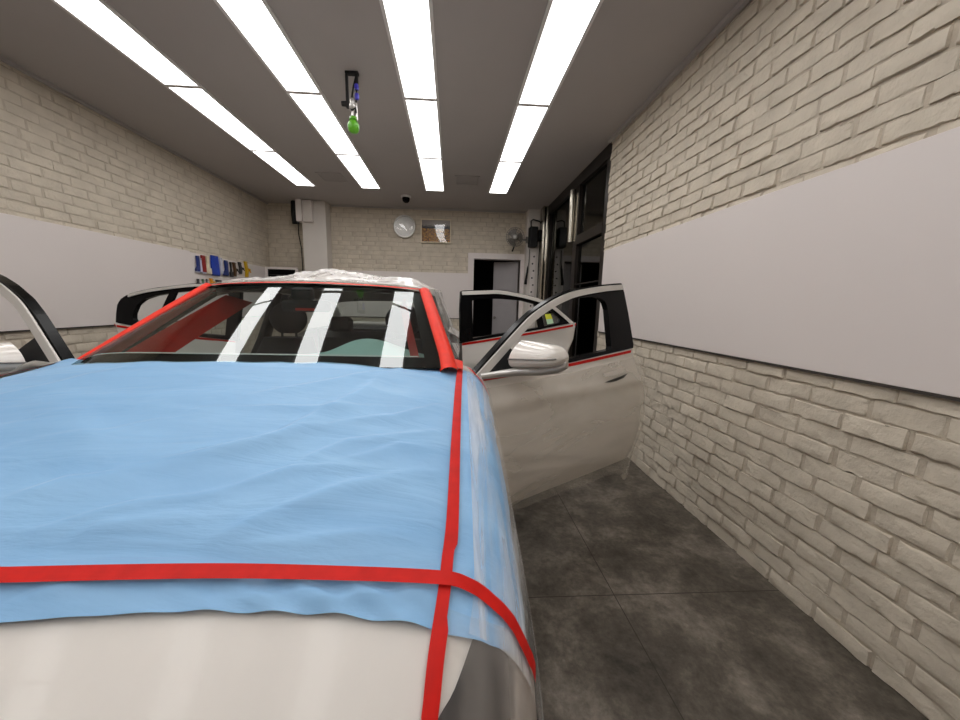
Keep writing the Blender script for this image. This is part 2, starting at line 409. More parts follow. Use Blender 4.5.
# white cladding bands (thin sheets on the brick), with a dark rail below
def band(name, boxes, rails):
    mb = MB()
    for b in boxes: mb.box(*b, mi=0, bev=.002)
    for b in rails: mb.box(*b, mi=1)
    struct(mb.build(name, [M['panel'], M['darkline']]))
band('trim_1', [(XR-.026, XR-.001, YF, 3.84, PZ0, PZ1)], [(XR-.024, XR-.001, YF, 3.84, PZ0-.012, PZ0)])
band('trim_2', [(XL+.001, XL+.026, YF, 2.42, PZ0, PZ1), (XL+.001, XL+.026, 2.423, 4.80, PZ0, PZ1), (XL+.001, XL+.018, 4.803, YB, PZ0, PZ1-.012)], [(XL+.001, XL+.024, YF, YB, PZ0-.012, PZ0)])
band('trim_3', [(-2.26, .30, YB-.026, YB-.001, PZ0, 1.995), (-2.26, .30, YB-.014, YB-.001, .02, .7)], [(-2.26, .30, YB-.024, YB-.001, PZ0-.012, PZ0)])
# ceiling edge mouldings
mb = MB(); mb.box(XR-.05, XR-.019, YF, YG, ZC-.03, ZC); struct(mb.build('trim_4', M['ceiling']))
mb = MB(); mb.box(XL+.019, XL+.045, YF, YB, ZC-.025, ZC); struct(mb.build('trim_5', M['ceiling']))
mb = MB(); mb.box(-2.23, 1.35, YB-.04, YB-.019, ZC-.03, ZC); struct(mb.build('trim_6', M['ceiling']))
# pillars at the back
mb = MB(); mb.box(-2.68, -2.265, 6.58, YB-.001, 0, ZC, bev=.004); struct(mb.build('wall_pillar_left', M['plaster']))
mb = MB(); mb.box(1.375, 1.60, 6.62, YB-.001, 0, ZC, bev=.004); struct(mb.build('wall_pillar_right', M['plaster']))

# ---- back door: frame, leaf ajar, dark room behind
mb = MB()
mb.box(.29, .40, YB-.05, YB+.12, 0, 2.375); mb.box(1.30, 1.372, YB-.05, YB+.12, 0, 2.375); mb.box(.40, 1.30, YB-.05, YB+.12, 2.27, 2.375)
dr = mb.build('door_1', M['panel']); struct(dr)
mb = MB(); mb.box(-.50, 0, 0, .04, .01, 2.255, bev=.003)
lf = mb.build('door_leaf', M['doorgrey'], dr, loc=(1.285, YB+.10, 0), rotz=rad(-22))
mb = MB(); mb.lathe([(.012, 0), (.012, -.03), (.028, -.035), (.03, -.06), (.015, -.072)], (-.44, 0, 1.15), 'y', 14)
mb.build('door_knob', M['grey'], lf, smooth=True)
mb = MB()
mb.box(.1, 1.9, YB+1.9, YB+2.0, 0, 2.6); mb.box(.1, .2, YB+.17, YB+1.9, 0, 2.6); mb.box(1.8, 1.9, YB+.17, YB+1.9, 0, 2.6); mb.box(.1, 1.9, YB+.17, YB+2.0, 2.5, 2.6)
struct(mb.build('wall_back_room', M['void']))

# ---- right storefront: frame, glass, steel post, dim outside
XG = XR+.05
mb = MB()
mb.box(XG-.05, XG+.05, YG, 6.5, 3.01, ZC); mb.box(XG-.04, XG+.05, YG, YG+.12, 0, 3.01)
mb.box(XG-.04, XG+.05, 6.30, 6.40, 0, 3.01); mb.box(XG-.045, XG+.05, 4.84, 4.98, 0, 3.01)
mb.box(XG-.045, XG+.05, YG+.12, 4.84, 2.24, 2.36); mb.box(XG-.04, XG+.05, YG+.12, 6.3, 0, .14)
mb.box(XG-.03, XG+.04, YG+.12, 4.84, 1.70, 1.715, mi=0)
wn = mb.build('window_1', M['frame_brown']); struct(wn)
for (y0, y1, z0, z1) in ((YG+.12, 4.84, 2.36, 3.01), (YG+.12, 4.84, .14, 2.24), (4.98, 6.30, .14, 3.01)):
    mb = MB(); mb.box(XG-.004, XG+.004, y0, y1, z0, z1); mb.build('window_pane', M['storeglass'], wn)
mb = MB()
mb.tube([(XG-.07, 5.02, 2.3), (XG-.07, 5.02, 3.0)], .045, 14); mb.box(XG-.05, XG-.04, 4.87, 4.97, 2.3, 2.93)
mb.build('window_post', M['steel'], wn, smooth=True)
mb = MB()
mb.grid(lambda a, b: (1.60+.10*a, 6.40-.0*a + .012*math.sin(a*9+b*3), .0+ZC*b), 8, 40)
mb.box(1.60, 1.70, 6.41, 6.60, 0, ZC)
mb.build('window_jamb', M['steel'], wn, smooth=True)
mb = MB(); mb.box(XR+2.0, XR+2.1, 2.5, 8, 0, 3.6); mb.box(XR+.2, XR+2.1, 7.9, 8, 0, 3.6); mb.box(XR+.2, XR+2.1, 2.5, 2.6, 0, 3.6); mb.box(XR+.2, XR+2.1, 2.5, 8, 3.5, 3.6)
struct(mb.build('wall_outside', M['outdoor']))
mb = MB(); mb.box(0, .05, 0, 1.0, 0, .55, mi=0, bev=.01); mb.box(-.008, 0, .05, .95, .05, .5, mi=1)
o = mb.build('amber_panel', [M['frame_brown'], M['amber']], loc=(3.2, 6.6, 1.75))  # plain panel added to give the amber patch in the glass
tag(o, 'dim amber panel outside, seen through the lower pane of the glass door on the right', 'board')

# ------------------------------------------------------------------ ceiling lights
ROWX = (-2.388, -1.406, -.424, .562); LW = .264; LP = 1.226; YE = 5.773
rown = ('leftmost light row', 'second light row from the left', 'third light row from the left', 'rightmost light row')
posn = ('white LED panel at the far end of the %s', 'white LED panel in the middle of the %s', 'long white LED panel at the picture top in the %s',
        'white LED panel above the camera in the %s', 'white LED panel behind the camera in the %s', 'white LED panel at the front wall in the %s')
mbf = MB()
w, l = .155, LP/2-.004
mbf.box(-w, -w+.023, -l, l, -.012, 0); mbf.box(w-.023, w, -l, l, -.012, 0); mbf.box(-w+.023, w-.023, -l, -l+.016, -.012, 0); mbf.box(-w+.023, w-.023, l-.016, l, -.012, 0)
mbd = MB(); mbd.box(-w+.023, w-.023, -l+.016, l-.016, -.008, -.001)
proto = None
for k, x in enumerate(ROWX):
    for j in range(6):
        loc = (x+LW/2, YE-LP*(j+.5), ZC)
        if proto is None:
            proto = thing('ceiling_light', '', 'ceiling light', loc)
            mbf.build('light_frame', M['lightbox'], proto); mbd.build('diffuser', M['lamp'], proto); t = proto
        else: t = copy_tree(proto, loc)
        tag(t, posn[j] % rown[k], 'ceiling light', 'LED ceiling panels in four rows')

# vents, dome camera
for x, y, lab in ((-1.731, 5.361, 'flush square ceiling vent between the two left rows of lights'), (.187, 5.261, 'flush square ceiling vent between the two right rows of lights')):
    t = thing('ceiling_vent', lab, 'vent', (x, y, ZC), group='flush ceiling vents')
    mb = MB(); s = .17
    for a in ((-s, s, -s, -s+.02), (-s, s, s-.02, s), (-s, -s+.02, -s, s), (s-.02, s, -s, s)): mb.box(*a, -.008, 0)
    mb.build('vent_frame', M['ceiling'], t)
    mb = MB()
    for i in range(7): mb.box(-s+.02, s-.02, -s+.03+i*.042, -s+.052+i*.042, -.006, -.001)
    mb.build('vent_slats', M['ceiling'], t)
t = thing('dome_camera', 'black dome security camera on the ceiling above the wall clock', 'security camera', (-.788, 6.118, ZC+.001))
mb = MB(); mb.lathe([(.0, 0), (.085, 0), (.085, -.02), (.07, -.03), (.0, -.03)], n=24); mb.build('camera_base', M['lightbox'], t, smooth=True)
mb = MB(); mb.lathe([(.062, -.03)]+[(.062*math.cos(a*rad(15)), -.05-.062*math.sin(a*rad(15))) for a in range(0, 6)]+[(.002, -.112)], n=24); mb.build('camera_dome', M['gloss_black'], t, smooth=True)

# hose drop hanging from the ceiling
t = thing('spray_station', 'black ceiling bracket with silver regulator, hoses and a green bottle', 'hose station', (-.80, 3.03, ZC+.001))
mb = MB()
mb.box(-.045, .055, -.02, .02, -.02, 0, bev=.003); mb.box(-.045, -.027, -.012, .012, -.255, -.02); mb.box(.03, .05, -.012, .012, -.09, -.02)
mb.build('bracket', M['matte_black'], t)
mb = MB(); mb.lathe([(.0, -.06), (.018, -.06), (.02, -.02), (.012, 0.), (0., 0.)], (-.02, 0, -.225), 'x', 14)
mb.build('valve_knob', M['matte_black'], t, smooth=True)
mb = MB(); mb.lathe([(0, -.265), (.018, -.265), (.026, -.25), (.026, -.235), (.016, -.225), (.02, -.2), (.012, -.185), (0, -.185)], (0, 0, 0), n=16); mb.tube([(-.02, 0, -.225), (.035, 0, -.225)], .012, 10)
mb.tube([(.0, 0, -.26), (.0, 0, -.33)], .008, 8); mb.tube([(.03, 0, -.22), (.034, 0, -.34)], .007, 8)
mb.build('regulator', M['chrome'], t, smooth=True)
mb = MB(); mb.tube([(.03, .01, -.03), (.012, .01, -.09), (.0, .01, -.15), (-.005, .005, -.2)], .007, 8); mb.tube([(.035, -.01, -.02), (.047, -.01, -.08), (.036, -.008, -.15), (.03, 0, -.22)], .006, 8)
mb.tube([(-.02, -.005, -.24), (.0, -.01, -.275), (.025, -.01, -.255), (.03, 0, -.29)], .009, 8)
mb.build('hose', M['rubber'], t, smooth=True)
for z in (-.11, -.175):
    mb = MB(); mb.lathe([(.0, z+.02), (.014, z+.02), (.018, z), (.014, z-.02), (0, z-.02)], (.04, -.01, 0), n=14); mb.build('blue_coupling', M['blueplastic'], t, smooth=True)
mb = MB(); mb.lathe([(0, -.315), (.026, -.317), (.03, -.335), (.022, -.345), (.034, -.352), (.043, -.37), (.044, -.395), (.04, -.415), (.028, -.428), (0, -.432)], (.004, 0, 0), n=22)
b_ = mb.build('bottle', M['green'], t, smooth=True); b_['label'] = 'bright green bottle'

# ------------------------------------------------------------------ back wall things
t = thing('wall_clock', 'round silver-rimmed clock on the brick back wall', 'clock', (-.905, YB-.02, 2.813))
mb = MB(); mb.lathe([(.175, -.005), (.195, -.005), (.205, -.025), (.195, -.05), (.18, -.05), (.175, -.03)], axis='y', n=48); mb.build('clock_rim', M['chrome'], t, smooth=True)
mb = MB(); mb.lathe([(0, -.002), (.18, -.002), (.18, -.02), (0, -.021)], axis='y', n=48); mb.build('clock_face', M['clockface'], t)
mb = MB()
for k in range(12):
    a = rad(30*k); c, s_ = math.cos(a), math.sin(a)
    vs = [(c*r - s_*q, -.0225, s_*r + c*q) for r, q in ((.135, -.005), (.165, -.005), (.165, .005), (.135, .005))]
    mb.add(vs, [(0, 1, 2, 3)])
mb.build('hour_mark', M['charcoal'], t, fix=False)['kind'] = 'stuff'
for ang, ln, wd in ((148, .10, .008), (28, .135, .006)):
    a = rad(ang); c, s_ = math.cos(a), math.sin(a)
    mb = MB(); mb.prism([(c*r - s_*q, s_*r + c*q) for r, q in ((-.02, -wd), (ln, -wd*.5), (ln, wd*.5), (-.02, wd))], lambda a, b, d: (a, d, b), -.026, -.024); mb.build('clock_hand', M['charcoal'], t)
mb = MB(); mb.lathe([(.176, -.036), (.15, -.042), (.1, -.048), (.05, -.0515), (.001, -.0525)], axis='y', n=48); mb.build('clock_glass', M['lensglass'], t, smooth='all')

t = thing('framed_picture', 'white-framed print of an autumn field on the brick back wall', 'picture', (-.325, YB-.022, 2.75), 0)
W2, H2 = .285, .215
mb = MB()
for b in ((-W2, W2, H2-.02, H2), (-W2, W2, -H2, -H2+.02), (-W2, -W2+.02, -H2+.02, H2-.02), (W2-.02, W2, -H2+.02, H2-.02)): mb.box(b[0], b[1], -.03, 0, b[2], b[3], bev=.002)
mb.build('picture_frame', M['cream'], t)
mb = MB(); mb.add([(-W2+.02, -.010, -H2+.02), (W2-.02, -.010, -H2+.02), (W2-.02, -.010, H2-.02), (-W2+.02, -.010, H2-.02)], [(0, 1, 2, 3)]); mb.build('print', M['print'], t, fix=False)
mb = MB(); mb.grid(lambda a, b: ((2*a-1)*(W2-.02), -.016 - .004*(1-(2*a-1)**2)*(1-(2*b-1)**2), (2*b-1)*(H2-.02)), 12, 12); mb.build('picture_glass', M['lensglass'], t, smooth='all')

# wall fan + motor housing on the right pillar
t = thing('wall_fan', 'round grey wall fan tilted down beside the right pillar', 'fan', (1.36, 6.60, 2.60))
cx, cy, cz = -.245, -.14, .02; R_ = .165
mb = MB()
for r in (.165, .125, .085):
    mb.tube([(cx+r*math.cos(rad(a)), cy-.05+.03*(r/.165), cz+r*math.sin(rad(a))) for a in range(0, 361, 15)], .004, 6, cap=False)
for k in range(24):
    a = rad(15*k); mb.tube([(cx+.04*math.cos(a), cy-.05, cz+.04*math.sin(a)), (cx+.165*math.cos(a), cy-.02, cz+.165*math.sin(a)), (cx+.14*math.cos(a), cy+.06, cz+.14*math.sin(a)), (cx+.04*math.cos(a), cy+.08, cz+.04*math.sin(a))], .0025, 5)
mb.build('fan_cage', M['grey'], t, smooth=True)
mb = MB()
for k in range(3):
    def bl(a, b, k=k):
        th = rad(120*k) + (b-.5)*1.5; r = .03+.115*a; return (cx+r*math.cos(th), cy+.01+(b-.5)*.05, cz+r*math.sin(th))
    mb.grid(bl, 6, 6)
mb.build('fan_blade', M['fanblade'], t, smooth='all', fix=False)
mb = MB(); mb.lathe([(0, -.06), (.03, -.058), (.042, -.045), (.042, -.03), (0, -.03)], (cx, cy, cz), 'y', 18); mb.build('fan_hub', M['chrome'], t, smooth=True)
mb = MB(); mb.lathe([(0, .06), (.055, .06), (.06, .1), (.045, .13), (0, .135)], (cx, cy, cz), 'y', 18); mb.tube([(cx, cy+.11, cz), (cx+.1, cy+.11, cz-.01), (-.0, cy+.13, .0)], .02, 10)
mb.box(-.02, .03, -.02, .02, -.05, .06); mb.build('fan_arm', M['grey'], t, smooth=True)
mb = MB(); mb.tube([(cx+.01, cy+.09, cz-.07), (cx+.0, cy+.07, cz-.16), (cx-.03, cy+.07, cz-.24)], [.006, .012, .014], 8); mb.build('pull_cord', M['matte_black'], t, smooth=True)

t = thing('wall_speaker', 'black wall speaker on the right back pillar beside the fan', 'speaker', (1.46, 6.615, 2.66))
mb = MB(); mb.box(-.075, .075, -.16, 0, -.19, .16, bev=.012); mb.box(.08, .15, -.10, -.02, -.08, .12, bev=.02); mb.build('speaker_cabinet', M['matte_black'], t)
mb = MB(); mb.box(-.06, .06, -.168, -.16, -.15, .14, bev=.003); mb.build('speaker_grille', M['black'], t)
mb = MB(); mb.tube([(-.04, -.08, .16), (-.045, -.06, .27), (.0, -.05, .30), (.12, -.05, .27), (.155, -.05, .22), (.15, -.05, -.1), (.14, -.03, -.5), (.15, -.03, -.9), (.135, -.03, -1.4)], .012, 8); mb.build('speaker_cable', M['rubber'], t, smooth=True)
t = thing('tool_rail', 'white perforated hanging rail under the speaker on the right back pillar', 'rail', (1.50, 6.618, 1.95))
mb = MB(); mb.box(-.045, .045, -.02, 0, -.75, .44, bev=.004); mb.build('rail_strip', M['panel'], t)
mb = MB()
for k in range(9):
    z = .36-.13*k; q = (-1)**k*.012; mb.lathe([(0, -.024), (.016, -.024), (.016, -.021), (0, -.021)], (q, 0, z), 'y', 10)
mb.build('rail_hole', M['matte_black'], t)['kind'] = 'stuff'
t = thing('hanging_tool', 'thin black tool hanging left of the perforated rail', 'tool', (1.385, 6.60, 2.0))
mb = MB(); mb.tube([(.04, 0, .44), (.035, 0, .2), (.02, 0, .12)], .007, 8); mb.build('tool_cord', M['rubber'], t, smooth=True)
mb = MB(); mb.tube([(.02, 0, .13), (.012, 0, .05), (-.01, 0, -.12), (-.015, 0, -.2)], [.012, .018, .022, .028], 10); mb.build('tool_grip', M['matte_black'], t, smooth=True)

# left pillar things
t = thing('electrical_box', 'white electrical box high on the left back pillar', 'electrical box', (-2.60, 6.581, 2.97))
mb = MB(); mb.box(-.13, -.03, -.12, 0, -.19, .175, bev=.006); mb.build('conduit_box', M['panel'], t)
mb = MB(); mb.box(-.02, .135, -.10, 0, -.19, .165, bev=.006); mb.build('box_body', M['panel'], t)
mb = MB(); mb.box(-.005, .12, -.108, -.1, -.17, .145, bev=.003); mb.build('box_door', M['plaster'], t)
t = thing('small_speaker', 'slim black speaker left of the white electrical box', 'speaker', (-2.81, 6.62, 2.95))
mb = MB()
mb.grid(lambda a, b: (.055*math.cos(math.pi*a), -.09*math.sin(math.pi*a)*(.55+.45*math.sin(math.pi*b)), -.19+.38*b), 12, 10)
mb.box(-.055, .055, 0, .03, -.19, .19); mb.build('speaker_body', M['matte_black'], t, smooth=True)
mb = MB(); mb.box(-.02, .02, .02, .20, -.03, .03); mb.build('speaker_bracket', M['black'], t)
mb = MB(); mb.tube([(.03, .04, -.18), (.02, .06, -.35), (.04, .1, -.6), (.035, .12, -1.2)], .008, 6); mb.build('speaker_cable', M['rubber'], t, smooth=True)
t = thing('message_board', 'black board in a white frame standing in the back left nook', 'board', (-3.11, 6.66, 1.565))
mb = MB()
for b in ((-.285, .285, .40, .44), (-.285, .285, -.44, -.40), (-.285, -.245, -.40, .40), (.245, .285, -.40, .40)): mb.box(b[0], b[1], -.04, 0, b[2], b[3], bev=.003)
mb.build('board_frame', M['panel'], t)
mb = MB(); mb.box(-.245, .245, -.02, -.004, -.40, .40); mb.build('board_face', M['gloss_black'], t)
mb = MB()
for z in (.3, .2, .1): mb.box(-.22, .22, -.024, -.021, z, z+.008)
mb.build('board_slats', M['charcoal'], t)

# ------------------------------------------------------------------ tools on the left wall
XT = XL+.02
def squeegee(name, y, z0, z1, wd, hm, bm_, label, kind):
    t = thing(name, label, 'cleaning tool', (XT, y, (z0+z1)/2), group='tools hung on the left wall')
    h = (z1-z0)/2
    if kind == 'blade':        # flat broad squeegee
        mb = MB(); mb.prism([(-wd*.42, h), (wd*.42, h), (wd*.5, -h*.5), (wd*.5, -h), (-wd*.5, -h), (-wd*.5, -h*.5)], lambda a, b, d: (d, a, b), .012, .03); mb.build('tool_body', hm, t)
        mb = MB(); mb.box(.016, .026, -wd*.5, wd*.5, -h-.018, -h); mb.build('tool_blade', bm_, t)
    elif kind == 'brush':      # handle with a bristle head
        mb = MB(); mb.tube([(.022, 0, h), (.022, 0, h*.2), (.022, 0, -h*.3)], [wd*.26, wd*.2, wd*.3], 10); mb.build('tool_handle', hm, t, smooth=True)
        mb = MB(); mb.box(.008, .04, -wd*.5, wd*.5, -h, -h*.3, bev=.006); mb.build('tool_head', bm_, t)
    elif kind == 'boot':       # angled scraper
        mb = MB(); mb.prism([(-wd*.12, h), (wd*.3, h), (wd*.34, -h*.35), (wd*.3, -h), (-wd*.5, -h), (-wd*.5, -h*.75), (-wd*.1, -h*.3)], lambda a, b, d: (d, a, b), .01, .034); mb.build('tool_body', hm, t)
        mb = MB(); mb.box(.016, .028, -wd*.5, wd*.3, -h-.014, -h); mb.build('tool_blade', bm_, t)
    else:                      # trigger tool
        mb = MB(); mb.prism([(-wd*.5, h), (-wd*.1, h), (0, h*.2), (wd*.5, h*.1), (wd*.5, -h*.2), (wd*.1, -h*.25), (-wd*.05, -h), (-wd*.4, -h), (-wd*.3, 0)], lambda a, b, d: (d, a, b), .008, .036); mb.build('tool_body', hm, t)
        mb = MB(); mb.tube([(.04, wd*.1, h*.1), (.06, wd*.2, -h*.4)], .008, 8); mb.build('tool_trigger', bm_, t, smooth=True)
    mb = MB(); mb.tube([(0, 0, h-.015), (.04, 0, h-.015)], .005, 8); mb.build('tool_peg', M['grey'], t, smooth=True)
    return t
TL = [
 ('squeegee', 4.895, 1.765, 1.965, .085, M['navy'], M['lilac'], 'blue scraper with pale blade, leftmost tool of the upper row on the left wall', 'boot'),
 ('card_scraper', 4.945, 1.76, 1.94, .04, M['lilac'], M['grey'], 'narrow pale scraper between the blue and the crimson tool on the left wall', 'blade'),
 ('squeegee', 5.005, 1.765, 1.985, .075, M['crimson'], M['lilac'], 'crimson squeegee hung on the left wall', 'blade'),
 ('hand_brush', 5.09, 1.745, 1.985, .095, M['cream'], M['cream'], 'cream hand brush between the crimson and the royal blue tool', 'brush'),
 ('squeegee', 5.235, 1.75, 2.01, .165, M['royal'], M['navy'], 'broad royal blue squeegee, largest tool on the left wall', 'blade'),
 ('card_scraper', 5.365, 1.79, 2.0, .06, M['lilac'], M['lilac'], 'pale lilac scraper right of the broad royal blue squeegee', 'blade'),
 ('scraper', 5.47, 1.76, 1.975, .13, M['navy'], M['charcoal'], 'navy angled scraper on the left wall', 'boot'),
 ('hand_brush', 5.59, 1.745, 1.965, .06, M['black'], M['charcoal'], 'black long-handled brush between the navy and brown tools', 'brush'),
 ('trigger_sprayer', 5.70, 1.76, 1.97, .11, M['brown'], M['black'], 'brown trigger tool on the left wall', 'gun'),
 ('trigger_sprayer', 5.85, 1.81, 1.99, .12, M['charcoal'], M['black'], 'dark grey trigger tool left of the yellow one', 'gun'),
 ('trigger_sprayer', 6.02, 1.77, 2.02, .14, M['yellow'], M['orange'], 'yellow trigger tool, last of the row on the left wall', 'gun'),
 ('cutter', 4.87, 1.585, 1.665, .06, M['charcoal'], M['black'], 'dark cutter, leftmost of the low row on the left wall', 'brush'),
 ('cutter', 4.96, 1.59, 1.67, .05, M['darkgreen'], M['lilac'], 'green-gripped cutter in the low row on the left wall', 'brush'),
 ('cutter', 5.035, 1.59, 1.675, .04, M['charcoal'], M['darkgreen'], 'dark cutter between the green and the orange ones', 'brush'),
 ('cutter', 5.145, 1.60, 1.69, .09, M['orange'], M['yellow'], 'orange and yellow cutter in the low row on the left wall', 'gun'),
 ('cutter', 5.28, 1.61, 1.68, .13, M['black'], M['charcoal'], 'flat black cutter at the right end of the low row', 'blade')]
for a in TL: squeegee(*a)

# ------------------------------------------------------------------ the car (local axes: x right, y to the rear, z up)
CARLOC = (-.776, 1.47, 0); CARROT = rad(-1)
car = thing('car', 'white car with its four doors open, masked with blue film and red tape', 'car', CARLOC, CARROT)

ZT = [(-1.35, .70), (-1.28, .775), (-1.2, .835), (-1.1, .895), (-1.0, .95), (-.8, 1.02), (-.5, 1.105), (-.24, 1.168), (.3, 1.215)]
def zcen(v): return smooth_tab(ZT, v, .05)
def hood_z(u, v): return zcen(v) - .07*(abs(u)/.84)**2.2
FS = [(0, 0), (.055, -.016), (.095, -.045), (.120, -.09), (.135, -.16), (.147, -.25), (.155, -.36), (.157, -.5), (.150, -.65), (.14, -.76)]
FL = [0]
for (a, b), (c, d) in zip(FS, FS[1:]): FL.append(FL[-1]+math.hypot(c-a, d-b))
FU = [(l, p[0]) for l, p in zip(FL, FS)]; FZ = [(l, p[1]) for l, p in zip(FL, FS)]
def taper(v):
    return 1. if v > -.9 else 1 - .9*(-.9-v)**1.7
UE = .80
def surf(s, v, off=0., flare=0.):
    """hood and fender skin; s is measured across from the centre line"""
    sg = 1 if s >= 0 else -1; a = abs(s)
    k = taper(v)
    if a <= UE:
        return Vector((sg*a*(1-(1-k)*(a/UE)), v, hood_z(a, v)+off))
    l = a-UE
    du = smooth_tab(FU, l, .02); dz = smooth_tab(FZ, l, .02)
    fl = lerp([(0, 0), (.1, 0), (.2, .6), (.35, 1), (1, 1.3)], l)*flare
    nrm = min(1, l/.16)
    return Vector((sg*(UE+du+off*nrm+fl)*k, v, hood_z(UE, v)+dz+off*(1-nrm)))

# hood, front fenders with arches, bumper
mb = MB(); mb.grid(lambda a, b: surf(-UE+2*UE*a, -1.22+(1.22+.03)*b - .0 if False else -1.22 + b*(1.22-.23+.24*abs(2*a-1)**2)), 41, 36)
mb.build('hood', M['paint_soft'], car, smooth='all')
WF, WR = -.58, 2.36; WZ = .35; AR = .40
def arch_ok(p, v0): return math.hypot(p[1]-v0, p[2]-WZ) > AR
for sg in (1, -1):
    mb = MB(); nu, nv = 40, 60
    vs = []; fs = []
    for j in range(nv):
        for i in range(nu):
            v = -1.22 + 1.32*j/(nv-1); vs.append(surf(sg*(UE+.93*i/(nu-1)), v))
    for j in range(nv-1):
        for i in range(nu-1):
            q = [j*nu+i, j*nu+i+1, (j+1)*nu+i+1, (j+1)*nu+i]
            if all(arch_ok(vs[k], WF) for k in q): fs.append(q)
    mb.add(vs, fs); mb.build('front_fender', M['paint'], car, smooth='all')
    mb = MB(); mb.tube([(sg*.945, WF+(AR+.005)*math.cos(rad(a)), WZ+(AR+.005)*math.sin(rad(a))) for a in range(-12, 193, 8)], .02, 8); mb.build('arch_trim', M['black'], car, smooth=True)
def bump(a, b, off=0.):
    a2 = 2*a-1; e = surf(UE+.93*b, -1.22); h = hood_z(UE*a2, -1.22)-hood_z(UE, -1.22)
    bul = .12*math.sin(math.pi*min(1., .12+b*.72))*(1-abs(a2)**3)
    return Vector((a2*e.x, -1.22-bul-off, e.z+h*(1-b)))
mb = MB(); mb.grid(bump, 44, 26); mb.build('front_bumper', M['paint'], car, smooth='all')
mb = MB(); mb.grid(lambda a, b: bump(.5+(a-.5)*(.62-.16*b), .30+.42*b, .005), 20, 14); mb.build('grille', M['black'], car, smooth='all')
mb = MB(); mb.grid(lambda a, b: bump(.5+(a-.5)*.30, .80+.10*b, .008), 8, 4); mb.build('bumper_vent', M['black'], car, smooth='all')
# headlights at the front corners: smoked lens set just proud of the fender
for sg in (1, -1):
    def hl(a, b, sg=sg):
        v = -1.27+.285*b
        si = lerp([(-1.27, .66), (-1.2, .72), (-1.12, .785), (-1.077, .815), (-1.05, .830), (-1.025, .836), (-.985, .845)], v); so = lerp([(-1.27, .95), (-1.1, .965), (-.985, .935)], v)
        return surf(sg*(si+(so-si)*a), v, .006)
    mb = MB(); mb.grid(hl, 20, 30); h = mb.build('headlight', M['headlamp'], car, smooth='all')
    for b in (.3, .62):
        mb = MB(); mb.tube([hl(.08+.84*a/8, b) + Vector((0, 0, .002)) for a in range(9)], .004, 6)
        mb.build('light_strip', M['grey'], h, smooth=True)

# windshield
def ws(a, b, off=0.):
    a2 = 2*a-1
    bb = b
    u = a2*(.765-.165*bb)
    v = -.24 + .68*bb + a2*a2*.12
    z = 1.173 + .32*bb - a2*a2*.02 + .004*math.sin(math.pi*bb) - (.085*abs(a2)**8*(1-bb) if a2 < 0 else 0.)
    return Vector((u, v, z+off))
mb = MB(); mb.grid(lambda a, b: ws(a, b), 90, 24); ob = mb.build('windshield', M['windshield'], car, smooth='all')
def inset(a, b, off=-.004): return ws(a, b, off)
mb = MB()      # ceramic black border
def ring(outer, inner, n=24):
    lo = []; li = []
    def walk(r):
        a0, a1, b0, b1 = r; P = []
        for k in range(n): P.append((a0+(a1-a0)*k/n, b0))
        for k in range(n): P.append((a1, b0+(b1-b0)*k/n))
        for k in range(n): P.append((a1-(a1-a0)*k/n, b1))
        for k in range(n): P.append((a0, b1-(b1-b0)*k/n))
        return P
    A, B = walk(outer), walk(inner); m = len(A)
    return A, B, m
A, B, m = ring((0, 1, 0, 1), (.085, .945, .10, .975))
vs = [inset(*p) for p in A] + [inset(*p) for p in B]
mb.add(vs, [(i, (i+1) % m, m+(i+1) % m, m+i) for i in range(m)]); mb.build('windshield_border', M['gloss_black'], car, fix=False)
mb = MB(); mb.grid(lambda a, b: ws(.10+.83*a, .100+.010*b, -.003), 30, 2); mb.build('reflection_strip', M['lightbox'], car, fix=False)  # pale strip painting the film edge reflected along the glass foot
mb = MB(); mb.box(-.055, .055, .36, .40, 1.405, 1.47, bev=.01); mb.build('sensor_box', M['matte_black'], car)
mb = MB(); mb.box(-.13, .13, .40, .43, 1.345, 1.405, bev=.02); mr_ = mb.build('rear_view_mirror', M['matte_black'], car)
mb = MB(); mb.box(-.05, .05, .395, .40, 1.352, 1.365, bev=.002); mb.build('mirror_tape', M['redtrim'], mr_)

